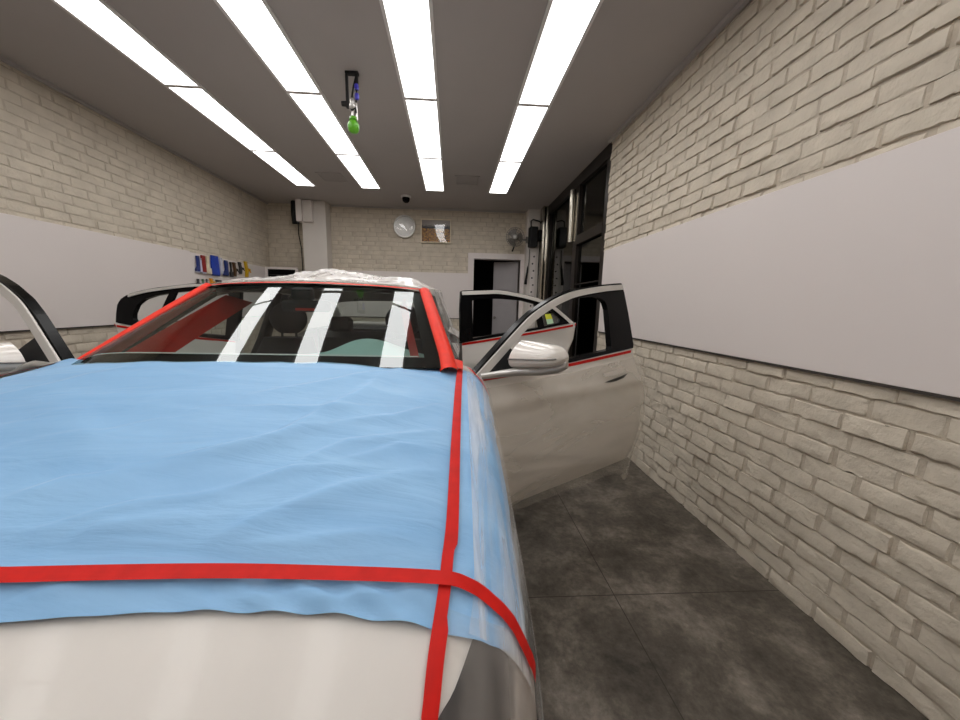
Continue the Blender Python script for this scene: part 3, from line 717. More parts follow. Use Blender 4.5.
# roof, pillars, rear glass, trunk, rear quarters
def roof_z(v): return smooth_tab([(.4, 1.49), (.8, 1.525), (1.3, 1.535), (1.9, 1.51), (2.5, 1.45)], v, .1)
def roof_u(v): return lerp([(.4, .60), (1.0, .63), (2.0, .61), (2.6, .57)], v)
mb = MB()
def roof(a, b):
    a2 = 2*a-1; v = .41+2.05*b + a2*a2*(.13*(1-b)); return Vector((a2*roof_u(v), v, roof_z(v)-.022*a2*a2-.02*abs(a2)**8))
mb.grid(roof, 24, 30); mb.build('roof', M['paint'], car, smooth='all')
mb = MB(); mb.grid(lambda a, b: roof(a*.96+.02, b) - Vector((0, 0, .035)), 16, 16); mb.build('headliner', M['lining'], car, smooth='all')
for sg in (1, -1):
    A_ = [ws(.5+.5*sg, b)+Vector((-sg*.005, .035, -.035)) for b in (.25, .5, .75, 1.)]
    rail = [Vector((sg*(roof_u(v)-.005), v, roof_z(v)-.05)) for v in (.8, 1.2, 1.6, 2.0, 2.4)]
    mb = MB(); mb.tube(A_, [.018, .02, .022, .024], 10); mb.build('windshield_pillar', M['interior'], car, smooth=True)
    mb = MB(); mb.tube(A_[-1:]+rail+[Vector((sg*.66, 2.9, 1.17))], [.022, .026, .028, .028, .03, .04, .05], 10); mb.build('roof_pillar', M['paint'], car, smooth=True)
    mb = MB(); mb.tube([Vector((sg*.81, 1.28, .34)), Vector((sg*.83, 1.26, .8)), Vector((sg*.70, 1.26, 1.1)), Vector((sg*.58, 1.28, 1.46))], [.07, .065, .045, .035], 10); mb.build('centre_pillar', M['interior'], car, smooth=True)
    mb = MB(); mb.box(sg*.86-.06, sg*.86+.06, .05, 2.15, .22, .36, bev=.03); mb.build('door_sill', M['paint'], car)
    # inner windshield pillar trim wrapped with red tape
    def tr(a, b, sg=sg):
        p = ws(.5+sg*(.445-.02*b), .05+.90*b); return p+Vector((-sg*(.020+.055*a), .06+.155*a, -.035-.04*a))
    mb = MB(); mb.grid(tr, 5, 16); mb.build('pillar_trim', M['redtrim'], car, smooth='all')
    # rear quarter
    mb = MB(); nu, nv = 24, 40; vs = []; fs = []
    for j in range(nv):
        for i in range(nu):
            v = 2.05+1.35*j/(nv-1); t_ = i/(nu-1)
            k = 1 if v < 2.9 else 1-.55*(v-2.9)**2
            z = 1.13-.91*t_; u = lerp([(0, .70), (.06, .80), (.14, .88), (.3, .93), (.55, .95), (.8, .93), (1, .88)], t_)
            vs.append((sg*u*k, v, z))
    for j in range(nv-1):
        for i in range(nu-1):
            q = [j*nu+i, j*nu+i+1, (j+1)*nu+i+1, (j+1)*nu+i]
            if all(arch_ok(vs[k], WR) for k in q): fs.append(q)
    mb.add(vs, fs); mb.build('rear_quarter', M['paint'], car, smooth='all')
    mb = MB(); mb.box(min(sg*.80, sg*.52), max(sg*.80, sg*.52), 3.24, 3.28, .88, 1.0, bev=.01); mb.build('tail_light', M['crimson'], car)
mb = MB(); mb.grid(lambda a, b: ((2*a-1)*(.55+.12*b), 2.44+.5*b, 1.435-.27*b-.03*(2*a-1)**2), 14, 10); mb.build('rear_window', M['sideglass'], car, smooth='all')
mb = MB(); mb.grid(lambda a, b: ((2*a-1)*.70, 2.94+.40*b, 1.165-.02*b-.03*(2*a-1)**2), 14, 8); mb.grid(lambda a, b: ((2*a-1)*.72, 3.34-.06*b+.03*(1-(2*a-1)**2), 1.145-.45*b), 14, 8); mb.build('trunk_lid', M['paint'], car, smooth=True)
mb = MB(); mb.grid(lambda a, b: ((2*a-1)*.80, 3.30+.10*math.sin(math.pi*b)-.06*(2*a-1)**4, .70-.48*b), 20, 10); mb.build('rear_bumper', M['paint'], car, smooth=True)
mb = MB(); mb.box(-.85, .85, -.1, 3.2, .22, .28); mb.box(-.78, .78, -.1, -.05, .28, 1.05); mb.box(-.70, .70, 2.3, 2.36, .28, 1.12); mb.box(-.6, .6, 2.36, 2.95, 1.08, 1.11); mb.build('floor_pan', M['interior'], car)
# dashboard with teal cloth
mb = MB(); mb.grid(lambda a, b: ((2*a-1)*.76, -.10+.55*b - .05*(1-(2*a-1)**2), 1.065 - .05*b*b - .25*max(0, b-.85)*6*.5), 20, 14)
mb.box(-.75, .75, .30, .42, .55, .95, bev=.03); mb.build('dashboard', M['interior'], car, smooth=True)
def cloth(a, b):
    u = -.66+1.30*a; v = -.10+.46*b
    hump = .10*math.exp(-((u-.36)/.20)**2)*math.exp(-((v-.26)/.16)**2)
    return Vector((u, v, 1.105+.02*b+hump+.008*nz(u*6, v*6)+.006*math.sin(u*5)))
mb = MB(); mb.grid(cloth, 50, 24); mb.build('dash_cloth', M['teal'], car, smooth='all')
# steering wheel (left-hand drive)
mb = MB()
def swp(a, r=.18):
    a = rad(a); return Vector((.37+r*math.cos(a), .46+.30*r*math.sin(a), .98+.95*r*math.sin(a)))
mb.tube([swp(a) for a in range(0, 361, 15)], .016, 8, cap=False); mb.tube([swp(180, .17), swp(0, .17)], .022, 8); mb.tube([Vector((.37, .46, .98)), Vector((.37, .38, .94))], .03, 8)
mb.build('steering_wheel', M['interior'], car, smooth=True)
# seats
def seat(x, y, back=True, wd=.25, bz=1.12):
    mb = MB(); mb.box(x-wd, x+wd, y-.28, y+.26, .36, .56, bev=.06)
    def bk(a, b):
        th = 2*math.pi*a; sh = .8+.2*math.sin(math.pi*min(1, b*.9+.1)); return Vector((x+wd*sh*math.cos(th)*(1-.25*max(0, b-.75)*2), y+.24+.22*b+.075*math.sin(th), .50+(bz-.50)*b))
    mb.grid(bk, 20, 12); mb.add([bk(k/19, 1) for k in range(19)], [tuple(range(19))])
    s_ = mb.build('seat', M['interior'], car, smooth=True)
    def hr(a, b):
        th = 2*math.pi*a; q = math.sin(math.pi*(.06+.88*b))**.45; return Vector((x+.135*q*math.cos(th), y+.47+.055*q*math.sin(th), bz+.03+.21*b))
    mb = MB(); mb.grid(hr, 20, 12); mb.tube([(x-.05, y+.46, bz-.06), (x-.05, y+.47, bz+.06)], .008, 6); mb.tube([(x+.05, y+.46, bz-.06), (x+.05, y+.47, bz+.06)], .008, 6)
    mb.build('head_restraint', M['interior'], s_, smooth=True)
seat(-.43, .64, bz=1.14); seat(.40, .64, bz=1.14)
mb = MB(); mb.box(-.68, .68, 1.75, 2.2, .36, .56, bev=.06); mb.box(-.66, .66, 2.14, 2.28, .5, 1.10, bev=.06); rb = mb.build('rear_seat', M['interior'], car)
for x in (-.42, .42):
    mb = MB(); mb.box(x-.12, x+.12, 2.17, 2.26, 1.09, 1.25, bev=.035); mb.build('head_restraint', M['interior'], rb)
# wheels
for sg in (1, -1):
    for v0 in (WF, WR):
        c = (sg*.80, v0, WZ)
        mb = MB(); mb.lathe([(.24, -.11), (.32, -.115), (.345, -.09), (.35, -.05), (.35, .05), (.345, .09), (.32, .115), (.24, .11)], c, 'x', 40); wh = mb.build('wheel', M['rubber'], car, smooth=True)
        mb = MB(); mb.lathe([(.25, -.10*sg), (.25, .10*sg), (.235, .10*sg), (.22, .05*sg), (.05, .06*sg), (.0, .07*sg)], c, 'x', 36)
        for k in range(10):
            a = rad(36*k); mb.tube([(c[0]+sg*.085, c[1]+.04*math.cos(a), c[2]+.04*math.sin(a)), (c[0]+sg*.095, c[1]+.235*math.cos(a), c[2]+.235*math.sin(a))], .018, 6)
        mb.build('rim', M['alloy'], wh, smooth=True)

# ------------------------------------------------------------------ doors (frame x: hinge to free edge, y: inward, z up)
def loop_sample(P, n):
    P = [Vector((a, b)) for a, b in P]; Q = P+[P[0]]; L = [0]
    for a, b in zip(Q, Q[1:]): L.append(L[-1]+(b-a).length)
    out = []
    for k in range(n):
        t_ = L[-1]*k/n
        for i in range(len(P)):
            if t_ <= L[i+1]+1e-9:
                f = (t_-L[i])/max(1e-9, L[i+1]-L[i]); out.append(Q[i].lerp(Q[i+1], f)); break
    return out
def catmull(P, n=8):
    out = []; Q = [Vector(p) for p in P]
    for i in range(len(Q)-1):
        p0 = Q[max(i-1, 0)]; p1 = Q[i]; p2 = Q[i+1]; p3 = Q[min(i+2, len(Q)-1)]
        for k in range(n):
            t_ = k/n; out.append(.5*((2*p1)+(p2-p0)*t_+(2*p0-5*p1+4*p2-p3)*t_*t_+(3*p1-p0-3*p2+p3)*t_**3))
    out.append(Q[-1]); return out

def carlocal(x, y):
    dx, dy = x-CARLOC[0], y-CARLOC[1]; c, s = math.cos(CARROT), math.sin(CARROT)
    return (c*dx+s*dy, -s*dx+c*dy)

def make_door(name, P0, ang, mir, D, label):
    """D: dict of outlines in (s, z). mir flips s."""
    sg = -1 if mir else 1
    T, zb = .38, D['zb']
    lx, ly = carlocal(*P0)
    d = bpy.data.objects.new(name, None); COL.objects.link(d); d.parent = car; d.location = (lx, ly, D.get('dz', 0.))
    d.rotation_euler = (0, 0, (-1 if mir else 1)*rad(ang) - CARROT)
    d['label'] = label
    def pt(s, z, y=0.):
        lean = T*max(0., z-zb)
        return Vector((sg*s, y+lean, z))
    # skin with flush outer face and inner trim
    top, rear, z0, s0 = D['top'], D['rear'], D['z0'], D['s0']
    def prof(z):
        t_ = (z-z0)/(zb-z0); return -.035*math.sin(math.pi*min(1, max(0, t_)))**.8 + .05*max(0, .18-t_) - (.010*math.exp(-((t_-.80)/.05)**2))
    nu, nv = 28, 30
    def outer(a, b):
        s_lo = s0; 
        zt0 = lerp(top, s_lo); z = z0 + b*(zt0-z0); s1 = lerp(rear, z); s = s_lo+(s1-s_lo)*a; zt = lerp(top, s); z = z0+.03*(a*0)+b*(zt-z0)
        s1 = lerp(rear, z); s = s_lo+(s1-s_lo)*a
        edge = .03*max(0, (a-.965)/.035)**2
        return Vector((sg*s, prof(z)+edge, z))
    mb = MB(); mb.grid(outer, nu, nv, 0)
    vo = len(mb.v)
    inner = [Vector((sg*(s0+(lerp(rear, z0+(i % 2))-s0)), 0, 0)) for i in range(1)]
    def inn(a, b):
        p = outer(a, b); return Vector((p.x, .075, p.z))
    # rim joining outer and inner faces
    edge = [(i/(nu-1), 0) for i in range(nu)] + [(1, j/(nv-1)) for j in range(1, nv)] + [(1-i/(nu-1), 1) for i in range(1, nu)] + [(0, 1-j/(nv-1)) for j in range(1, nv-1)]
    E = len(edge); vs = [outer(*e) for e in edge]+[inn(*e) for e in edge]
    mb.add(vs, [(i, (i+1) % E, E+(i+1) % E, E+i) for i in range(E)], 0)
    mb.grid(inn, 12, 12, 1)
    mb.build('door_skin', [M['paint'], M['interior']], d, smooth=True)
    # inner armrest
    L_ = rear[len(rear)//2][1]
    mb = MB(); x0, x1 = sorted((sg*.3, sg*(L_-.25))); mb.box(x0, x1, .075, .13, .68, .74, bev=.02); mb.build('armrest', M['interior'], d)
    # window frame ring
    n = 96
    A = loop_sample(D['outer'], n); B = loop_sample(D['hole'], n)
    # rotate the hole samples so that matching points face each other
    best = min(range(n), key=lambda k: sum((A[i]-B[(i+k) % n]).length for i in range(0, n, 4)))
    B = [B[(i+best) % n] for i in range(n)]
    mb = MB(); y0, y1 = -.008, .03
    vs = [pt(*p, y0) for p in A]+[pt(*p, y0) for p in B]+[pt(*p, y1) for p in A]+[pt(*p, y1) for p in B]
    fs = []
    for i in range(n):
        j = (i+1) % n
        fs += [(i, j, n+j, n+i), (2*n+j, 2*n+i, 3*n+i, 3*n+j), (i, 2*n+i, 2*n+j, j), (n+j, 3*n+j, 3*n+i, n+i)]
    mb.add(vs, fs); mb.build('window_frame', M['gloss_black'], d)
    # satin strip along the pillar and roof edge
    C = catmull(D['strip'], 6); mb = MB(); W = D.get('sw', .030)
    vs = []
    for i, p in enumerate(C):
        t_ = (C[min(i+1, len(C)-1)]-C[max(i-1, 0)]).normalized(); nn = Vector((-t_.y, t_.x))
        if nn.y > 0: nn = -nn
        if abs(nn.y) < .2 and nn.x < 0: nn = -nn
        e = .008; a = p+nn*e; b = p+nn*(e+W)
        vs += [pt(a.x, a.y, -.012), pt(a.x, a.y, -.020), pt(b.x, b.y, -.020), pt(b.x, b.y, -.012)]
    fs = []
    for i in range(len(C)-1):
        for k in range(3): fs.append((i*4+k, i*4+k+1, (i+1)*4+k+1, (i+1)*4+k))
    mb.add(vs, fs); mb.build('window_strip', M['satin'], d, smooth=True)
    if 'bar' in D:
        mb = MB(); P = D['bar']
        for p in P: pass
        mb.add([pt(s, z, y) for y in (-.006, .03) for s, z in P], [(0, 1, 2, 3), (7, 6, 5, 4), (0, 4, 5, 1), (1, 5, 6, 2), (2, 6, 7, 3), (3, 7, 4, 0)]); mb.build('window_bar', M['gloss_black'], d)
    if 'quarter' in D:
        mb = MB(); mb.add([pt(s, z, .012) for s, z in D['quarter']], [tuple(range(len(D['quarter'])))]); q = mb.build('quarter_glass', M['sideglass'], d, fix=False)
    if 'sticker' in D:
        mb = MB(); s, z = D['sticker']; mb.add([pt(s+a, z+b, .010) for a, b in ((-.03, -.045), (.03, -.035), (.025, .0), (-.035, -.005))], [(0, 1, 2, 3)], 0); mb.add([pt(s+a, z+b, .010) for a, b in ((-.035, -.005), (.025, 0), (.015, .04), (-.04, .035))], [(0, 1, 2, 3)], 1)
        mb.build('sticker', [M['sticker'], M['stickery']], d, fix=False)
    # handle, with a flat dark wedge painted for the shade in its recess
    hs, hz_ = D['handle']
    mb = MB()
    mb.grid(lambda a, b: Vector((sg*(hs-.105+.21*a), prof(hz_)-.004-.003*math.sin(math.pi*b)*math.sin(math.pi*min(1, max(0, a)))**.4, hz_-.016+.05*b-.0+.018*a)), 14, 6)
    hh = mb.build('door_handle', M['paint'], d, smooth='all')
    mb = MB(); yq = prof(hz_)-.018; mb.add([Vector((sg*(hs-.11), yq, hz_-.018)), Vector((sg*(hs-.02), yq, hz_-.026)), Vector((sg*(hs+.08), yq, hz_-.010)), Vector((sg*(hs+.12), yq, hz_+.016)), Vector((sg*(hs+.04), yq, hz_+.002)), Vector((sg*(hs-.06), yq, hz_-.010))], [(0, 1, 2, 3, 4, 5)])
    mb.build('recess_shade', M['charcoal'], d, fix=False)
    return d, pt, outer, sg

topF = [(-.09, 1.079), (.21, 1.085), (.60, 1.102), (1.25, 1.146)]
rearF = [(.36, 1.272), (.40, 1.282), (.64, 1.325), (.96, 1.283), (1.146, 1.205), (1.2, 1.2)]
FRONT = dict(zb=1.085, z0=.385, s0=-.06, top=topF, rear=rearF,
    outer=[(-.092, 1.079), (.124, 1.222), (.25, 1.303), (.363, 1.368), (.518, 1.434), (.64, 1.474), (.768, 1.504), (1.022, 1.540), (1.249, 1.564), (1.255, 1.50), (1.240, 1.36), (1.205, 1.146), (.60, 1.102), (.21, 1.085)],
    hole=[(-.02, 1.105), (.144, 1.205), (.302, 1.296), (.42, 1.358), (.541, 1.404), (.66, 1.434), (.795, 1.454), (.90, 1.462), (.975, 1.457), (1.02, 1.435), (1.03, 1.39), (1.003, 1.292), (.965, 1.148), (.592, 1.122), (.30, 1.105)],
    strip=[(-.09, 1.085), (.124, 1.222), (.25, 1.303), (.363, 1.368), (.518, 1.434), (.64, 1.474), (.768, 1.504), (1.022, 1.540), (1.235, 1.560)], handle=(.95, .985), sw=.033)
topR = [(-.05, 1.123), (.284, 1.169), (.594, 1.212), (.96, 1.274)]
rearR = [(.36, .70), (.5, .68), (.7, .75), (.9, .86), (1.035, .885), (1.13, .941), (1.274, .958), (1.3, .96)]
REAR = dict(zb=1.12, z0=.39, s0=-.03, top=topR, rear=rearR,
    outer=[(-.04, 1.123), (-.02, 1.35), (.003, 1.503), (.167, 1.514), (.337, 1.519), (.596, 1.479), (.754, 1.426), (.86, 1.35), (.93, 1.29), (.954, 1.274), (.594, 1.212), (.284, 1.169)],
    hole=[(.055, 1.157), (.07, 1.30), (.083, 1.435), (.2, 1.447), (.326, 1.449), (.5, 1.440), (.65, 1.405), (.76, 1.36), (.84, 1.305), (.80, 1.265), (.594, 1.228), (.284, 1.188)],
    strip=[(-.0, 1.505), (.167, 1.516), (.337, 1.521), (.596, 1.481), (.754, 1.428), (.86, 1.352), (.945, 1.28)], handle=(.66, 1.06), sw=.028,
    bar=[(.63, 1.22), (.672, 1.225), (.655, 1.42), (.615, 1.43)], quarter=[(.672, 1.225), (.80, 1.26), (.84, 1.305), (.76, 1.36), (.655, 1.41)], sticker=(.74, 1.30))
FRONTL = dict(FRONT); FRONTL['dz'] = .02
REARL = dict(zb=1.10, z0=.39, s0=-.03, top=[(-.05, 1.09), (.284, 1.115), (.594, 1.155), (.96, 1.205)], rear=[(.36, .70), (.5, .68), (.7, .75), (.9, .88), (1.035, .92), (1.205, .958), (1.3, .96)],
    outer=[(-.04, 1.09), (-.02, 1.35), (.003, 1.515), (.167, 1.528), (.402, 1.524), (.683, 1.486), (.80, 1.462), (.90, 1.432), (.955, 1.395), (.975, 1.35), (.965, 1.27), (.950, 1.205), (.594, 1.155), (.284, 1.115)],
    hole=[(.055, 1.125), (.07, 1.30), (.083, 1.445), (.2, 1.463), (.40, 1.464), (.56, 1.445), (.69, 1.418), (.77, 1.388), (.815, 1.345), (.828, 1.275), (.815, 1.225), (.69, 1.195), (.594, 1.178), (.284, 1.138)],
    strip=[(-.0, 1.517), (.167, 1.530), (.402, 1.526), (.683, 1.488), (.80, 1.464), (.90, 1.434)], handle=(.66, 1.02), sw=.022,
    bar=[(.60, 1.17), (.645, 1.175), (.575, 1.45), (.53, 1.452)], quarter=[(.645, 1.18), (.815, 1.225), (.828, 1.275), (.815, 1.345), (.77, 1.388), (.60, 1.44)])

def make_mirror(d, pt, sg, ang, dz):
    """door mirror standing out from the corner of the front window"""
    mb = MB()     # black corner cover
    mb.add([pt(s, z, y) for y in (-.018, -.009) for s, z in ((-.03, 1.095), (.135, 1.075), (.30, 1.10), (.155, 1.205))], [(0, 1, 2, 3), (7, 6, 5, 4), (0, 4, 5, 1), (1, 5, 6, 2), (2, 6, 7, 3), (3, 7, 4, 0)])
    mb.build('mirror_cover', M['matte_black'], d)
    # housing: superellipse sections along the outward axis
    c0 = Vector((.170, -.045, 1.182+dz)); L_ = .225; zl = 1.160+dz
    def sec(a, t_):
        """a around, t along outwards"""
        end = math.sqrt(max(0., 1-max(0, (t_-.70)/.30)**2.4))
        w_ = .074*(.80+.28*math.sin(math.pi*min(1, .25+t_*.6)))*end
        q = rad(360*a); e = .72
        cx_ = math.copysign(abs(math.cos(q))**e, math.cos(q)); cz_ = math.copysign(abs(math.sin(q))**e, math.sin(q))
        up = .082*(1-.42*t_**1.4)*(1-.35*max(0, -cx_)*(1-t_)); dn = .046*(1-.25*t_)
        s = c0.x + .040*t_ + w_*cx_*(1. if cz_ < 0 else 1-.22*cz_)
        z = zl + .026*t_ + end*cz_*(up if cz_ > 0 else dn)
        return Vector((sg*s, c0.y-L_*t_, z))
    nu, nv = 33, 22
    def part(z_lo, z_hi, name, m_, scale=1.0):
        mb = MB(); vs = [sec(i/(nu-1), j/(nv-1)) for j in range(nv) for i in range(nu)]; fs = []
        for j in range(nv-1):
            for i in range(nu-1):
                q = [j*nu+i, j*nu+i+1, (j+1)*nu+i+1, (j+1)*nu+i]; zc_ = sum(vs[k].z for k in q)/4 - .026*(j+.5)/(nv-1)
                if z_lo <= zc_ < z_hi: fs.append(q)
        if name == 'mirror_cap' : pass
        mb.add(vs, fs); return mb.build(name, m_, d, smooth='all')
    part(zl+.001, 9, 'mirror_cap', M['paint']); part(-9, zl+.001, 'mirror_underside', M['paint'])
    mb = MB(); mb.add([sec(i/(nu-1), 0) for i in range(nu-1)], [tuple(range(nu-1))]); mb.build('mirror_back', M['black'], d)
    mb = MB()     # chrome line around the housing
    ring_ = []
    for j in range(20):
        t_ = j/19*.96; p = sec(.5, t_); ring_.append(Vector((p.x-sg*.002, p.y, zl+.026*t_)))
    mb.tube(ring_, .004, 6); mb.build('mirror_line', M['grey'], d, smooth=True)
    # foot: satin arm from the belt to under the housing
    mb = MB(); mb.tube([Vector((sg*-.04, -.02, 1.088)), Vector((sg*.06, -.035, 1.094)), Vector((sg*.13, -.07, 1.103+dz*.7)), Vector((sg*.19, -.15, 1.116+dz)), Vector((sg*.225, -.22, 1.134+dz)), Vector((sg*.235, -.255, 1.155+dz)), Vector((sg*.235, -.262, 1.172+dz))], [.013, .016, .020, .022, .022, .018, .006], 10)
    mb.build('mirror_foot', M['chrome'], d, smooth=True)

tape_group = 'red masking tape along the door window lines'
def belt_tape(d, outer, sg, label, P0, ang, mir, dz, a0=0., a1=1., z_off=-.012, wd=.017):
    """red tape just under the window line"""
    lx, ly = P0
    mb = MB()
    def f(a, b):
        aa = a0+(a1-a0)*a; p = outer(aa, 1.); return Vector((p.x, p.y-.004, p.z+z_off+wd*(b-.5)))
    mb.grid(f, 20, 2)
    o = mb.build('masking_tape', M['red'], fix=False); o.location = (lx, ly, dz); o.rotation_euler = (0, 0, (-1 if mir else 1)*rad(ang))
    tag(o, label, 'tape', tape_group); return o

P_FR, A_FR = (.15, 1.52), 31; P_RR, A_RR = (.10, 2.50), 16; P_FL, A_FL = (-1.70, 1.56), 17; P_RL, A_RL = (-1.70, 2.76), 5
dFR, ptFR, outFR, sFR = make_door('front_door', P_FR, A_FR, False, FRONT, 'open front door on the right of the picture')
make_mirror(dFR, ptFR, sFR, A_FR, 0.)
dFL, ptFL, outFL, sFL = make_door('front_door', P_FL, A_FL, True, FRONTL, 'open front door at the left picture edge')
make_mirror(dFL, ptFL, sFL, A_FL, -.06)
dRR, ptRR, outRR, sRR = make_door('rear_door', P_RR, A_RR, False, REAR, 'open rear door behind the right front door')
dRL, ptRL, outRL, sRL = make_door('rear_door', P_RL, A_RL, True, REARL, 'open rear door in front of the left wall')
belt_tape(dFR, outFR, sFR, 'red tape under the window of the right front door', P_FR, A_FR, False, 0)
belt_tape(dFL, outFL, sFL, 'red tape under the window of the left front door', P_FL, A_FL, True, .02)
belt_tape(dRR, outRR, sRR, 'red tape under the window of the right rear door', P_RR, A_RR, False, 0)
belt_tape(dRL, outRL, sRL, 'red tape under the window of the left rear door', P_RL, A_RL, True, 0)

# ------------------------------------------------------------------ films and tapes lying on the car (built in car axes)
def oncar(o): o.location = CARLOC; o.rotation_euler = (0, 0, CARROT); return o

FOLD = [[(0.097, -0.753), (0.246, -0.703), (0.366, -0.631), (0.494, -0.384), (0.583, -0.165)], [(-0.05, -0.83), (0.01, -0.786), (0.103, -0.772)], [(0.155, -0.933), (0.178, -0.884), (0.302, -0.855)],
 [(0.199, -0.727), (0.313, -0.665), (0.442, -0.575)], [(0.102, -0.525), (0.36, -0.505), (0.572, -0.457)], [(0.349, -0.921), (0.435, -0.853), (0.574, -0.759), (0.728, -0.69)], [(0.422, -0.748), (0.533, -0.621), (0.742, -0.548)],
 [(-0.304, -0.51), (-0.165, -0.583), (0.0, -0.694)], [(0.442, -0.98), (0.556, -0.965), (0.771, -0.93)], [(0.561, -0.978), (0.663, -0.960), (0.776, -0.935)], [(0.16, -0.998), (0.217, -0.976), (0.234, -0.965)],
 [(0.197, -0.457), (0.385, -0.339), (0.587, -0.189)], [(0.431, -0.908), (0.57, -0.87), (0.695, -0.852)], [(-0.193, -0.675), (-0.048, -0.643), (0.044, -0.584)], [(0.514, -0.709), (0.657, -0.618), (0.759, -0.615)],
 [(-.75, -.5), (-.5, -.42), (-.3, -.25)], [(-.7, -.8), (-.45, -.74), (-.3, -.6)], [(.30, -.80), (.42, -.74), (.60, -.70)], [(.05, -.90), (.2, -.83), (.33, -.80)], [(.48, -.55), (.62, -.50), (.74, -.40)]]
FH = [.011, .008, .009, .008, .006, .009, .007, .010, .006, .006, .006, .006, .006, .006, .006, .008, .008, .006, .006, .006]
FW = [.022, .018, .020, .016, .014, .018, .015, .040, .009, .008, .010, .018, .012, .022, .014, .03, .03, .010, .012, .012]
def wrinkle(s, v):
    w = 0.
    ds = .012*nz(s*7, v*7, 1); dv = .010*nz(s*8+4, v*8, 2)
    x0, y0 = s+ds, v+dv
    for P, h, wd in zip(FOLD, FH, FW):
        best = 9.; tb = 0.; n = len(P)-1
        for i in range(n):
            (ax, ay), (bx, by) = P[i], P[i+1]; ex, ey = bx-ax, by-ay; l2 = ex*ex+ey*ey
            t = max(0., min(1., ((x0-ax)*ex+(y0-ay)*ey)/l2)); qx, qy = x0-ax-t*ex, y0-ay-t*ey
            d = qx*qx+qy*qy
            if d < best: best = d; tb = (i+t)/n; sd = qx*ey-qy*ex
        if best < (3*wd)**2:
            d = math.sqrt(best)*(.6 if sd > 0 else 1.25)
            w += h*math.exp(-(d/wd)**2)*(.35+.65*math.sin(math.pi*min(1, max(0, tb))))
    r = nz(s*3.2-v*4.5, v*9+s*3, 7); w += .004*(1-abs(r)*2)*.6 + .0022*nz(s*7, v*14, 4) + .006*nz(s*1.6+3, v*3.)
    return w
def front_edge(s):
    return lerp([(0, -1.028), (.158, -1.016), (.286, -1.007), (.44, -.996), (.595, -.991), (.78, -.990), (.834, -.994), (.872, -.991), (.914, -.982), (.97, -.966), (1.1, -.94)], abs(s)) + .004*nz(s*4, 9)
def rear_edge(s):
    a = abs(s); return lerp([(0, -.205), (.35, -.178), (.6, -.10), (.74, -.01), (.87, .06 if s < 0 else -.01), (1.3, .08 if s < 0 else .0)], a) + .006*nz(s*7, 2)
def blue(a, b):
    s = -1.02 + 2.0*a
    v = front_edge(s) + (rear_edge(s)-front_edge(s))*b
    tape = math.exp(-((abs(s)-.795)/.03)**2)
    cross = math.exp(-((v+.925)/.03)**2)
    gap = .006 + (max(-.004, wrinkle(s, v))+.004)*(1-max(tape, cross)*.9)
    gap += .016*math.exp(-((s+.84)/.10)**2)*math.exp(-((v-.03)/.09)**2)
    # small ruffle in front of the cross tape, near the tape corner
    if v < -.94 and s > .2: gap += .004*math.sin((s*1.0+v*2.2)*60)*math.exp(-((s-.62)/.22)**2)
    return surf(s, v, gap)
mb = MB(); mb.grid(blue, 280, 190)
o = oncar(mb.build('masking_film', M['blue'], smooth='all', fix=False)); tag(o, 'sky-blue masking film wrinkled across the whole hood of the car', 'film')

def tape_strip(name, pts, wd, m_, label, off=.012, group=None, n=6):
    """pts: (s, v) centre line on the hood/fender skin"""
    C = catmull([(a, b, 0) for a, b in pts], n); mb = MB(); vs = []
    for i, p in enumerate(C):
        t_ = (C[min(i+1, len(C)-1)]-C[max(i-1, 0)]).normalized(); nn = Vector((-t_.y, t_.x, 0))
        for k in (-1, -.33, .33, 1):
            q = p+nn*wd/2*k; vs.append(surf(q.x, q.y, off))
    mb.add(vs, [(i*4+k, i*4+k+1, (i+1)*4+k+1, (i+1)*4+k) for i in range(len(C)-1) for k in range(3)])
    o = oncar(mb.build(name, m_, smooth='all', fix=False)); tag(o, label, 'tape', group); return o
tape_strip('masking_tape', [(.812, -.01), (.803, -.3), (.797, -.58), (.793, -.82), (.787, -.911), (.792, -1.01), (.808, -1.076), (.83, -1.15), (.85, -1.22)], .021, M['red'], 'red tape running lengthwise along the right edge of the blue hood film', .016)
tape_strip('masking_tape', [(-1.0, -.88), (-.9, -.925), (-.8, -.938), (-.605, -.950), (-.4, -.960), (-.1, -.968), (.087, -.968), (.262, -.962), (.444, -.952), (.605, -.943), (.78, -.931), (.83, -.932), (.864, -.941), (.897, -.949), (.927, -.960), (.955, -.966), (.985, -.966)], .022, M['red'], 'red tape crossing the hood from side to side over the blue film', .024)
tape_strip('masking_tape', [(-.812, -.01), (-.803, -.3), (-.797, -.58), (-.793, -.82), (-.787, -.911), (-.778, -1.01), (-.773, -1.076), (-.77, -1.2)], .026, M['red'], 'red tape lengthwise along the left hood edge, mostly hidden by the hood', .016)

# tape down the windshield pillars and along the top edge
for sg, lab in ((1, 'broad bright red tape down the right windshield pillar'), (-1, 'broad bright red tape down the left windshield pillar')):
    def pil(a, b, sg=sg):
        p = ws(.5+.5*sg, b); th = rad(-60+215*a); r = .034
        ext = max(0, .10-b)/.10
        return p+Vector((sg*(.004-r*math.cos(th)*1.05), .018-.6*r*math.sin(th)+.05*max(0, a-.6)-.03*ext, -.012+.9*r*math.sin(th)-.01*ext))
    mb = MB(); mb.grid(pil, 12, 24)
    o = oncar(mb.build('masking_tape', M['redbright'], smooth='all', fix=False)); tag(o, lab, 'tape')
def topt(a, b):
    p = ws(a, 1.0); return p+Vector((0, .004+.03*b, .004+.007*b))
mb = MB(); mb.grid(topt, 30, 4); o = oncar(mb.build('masking_tape', M['redbright'], smooth='all', fix=False)); tag(o, 'thin red tape along the top edge of the windshield under the roof film', 'tape')
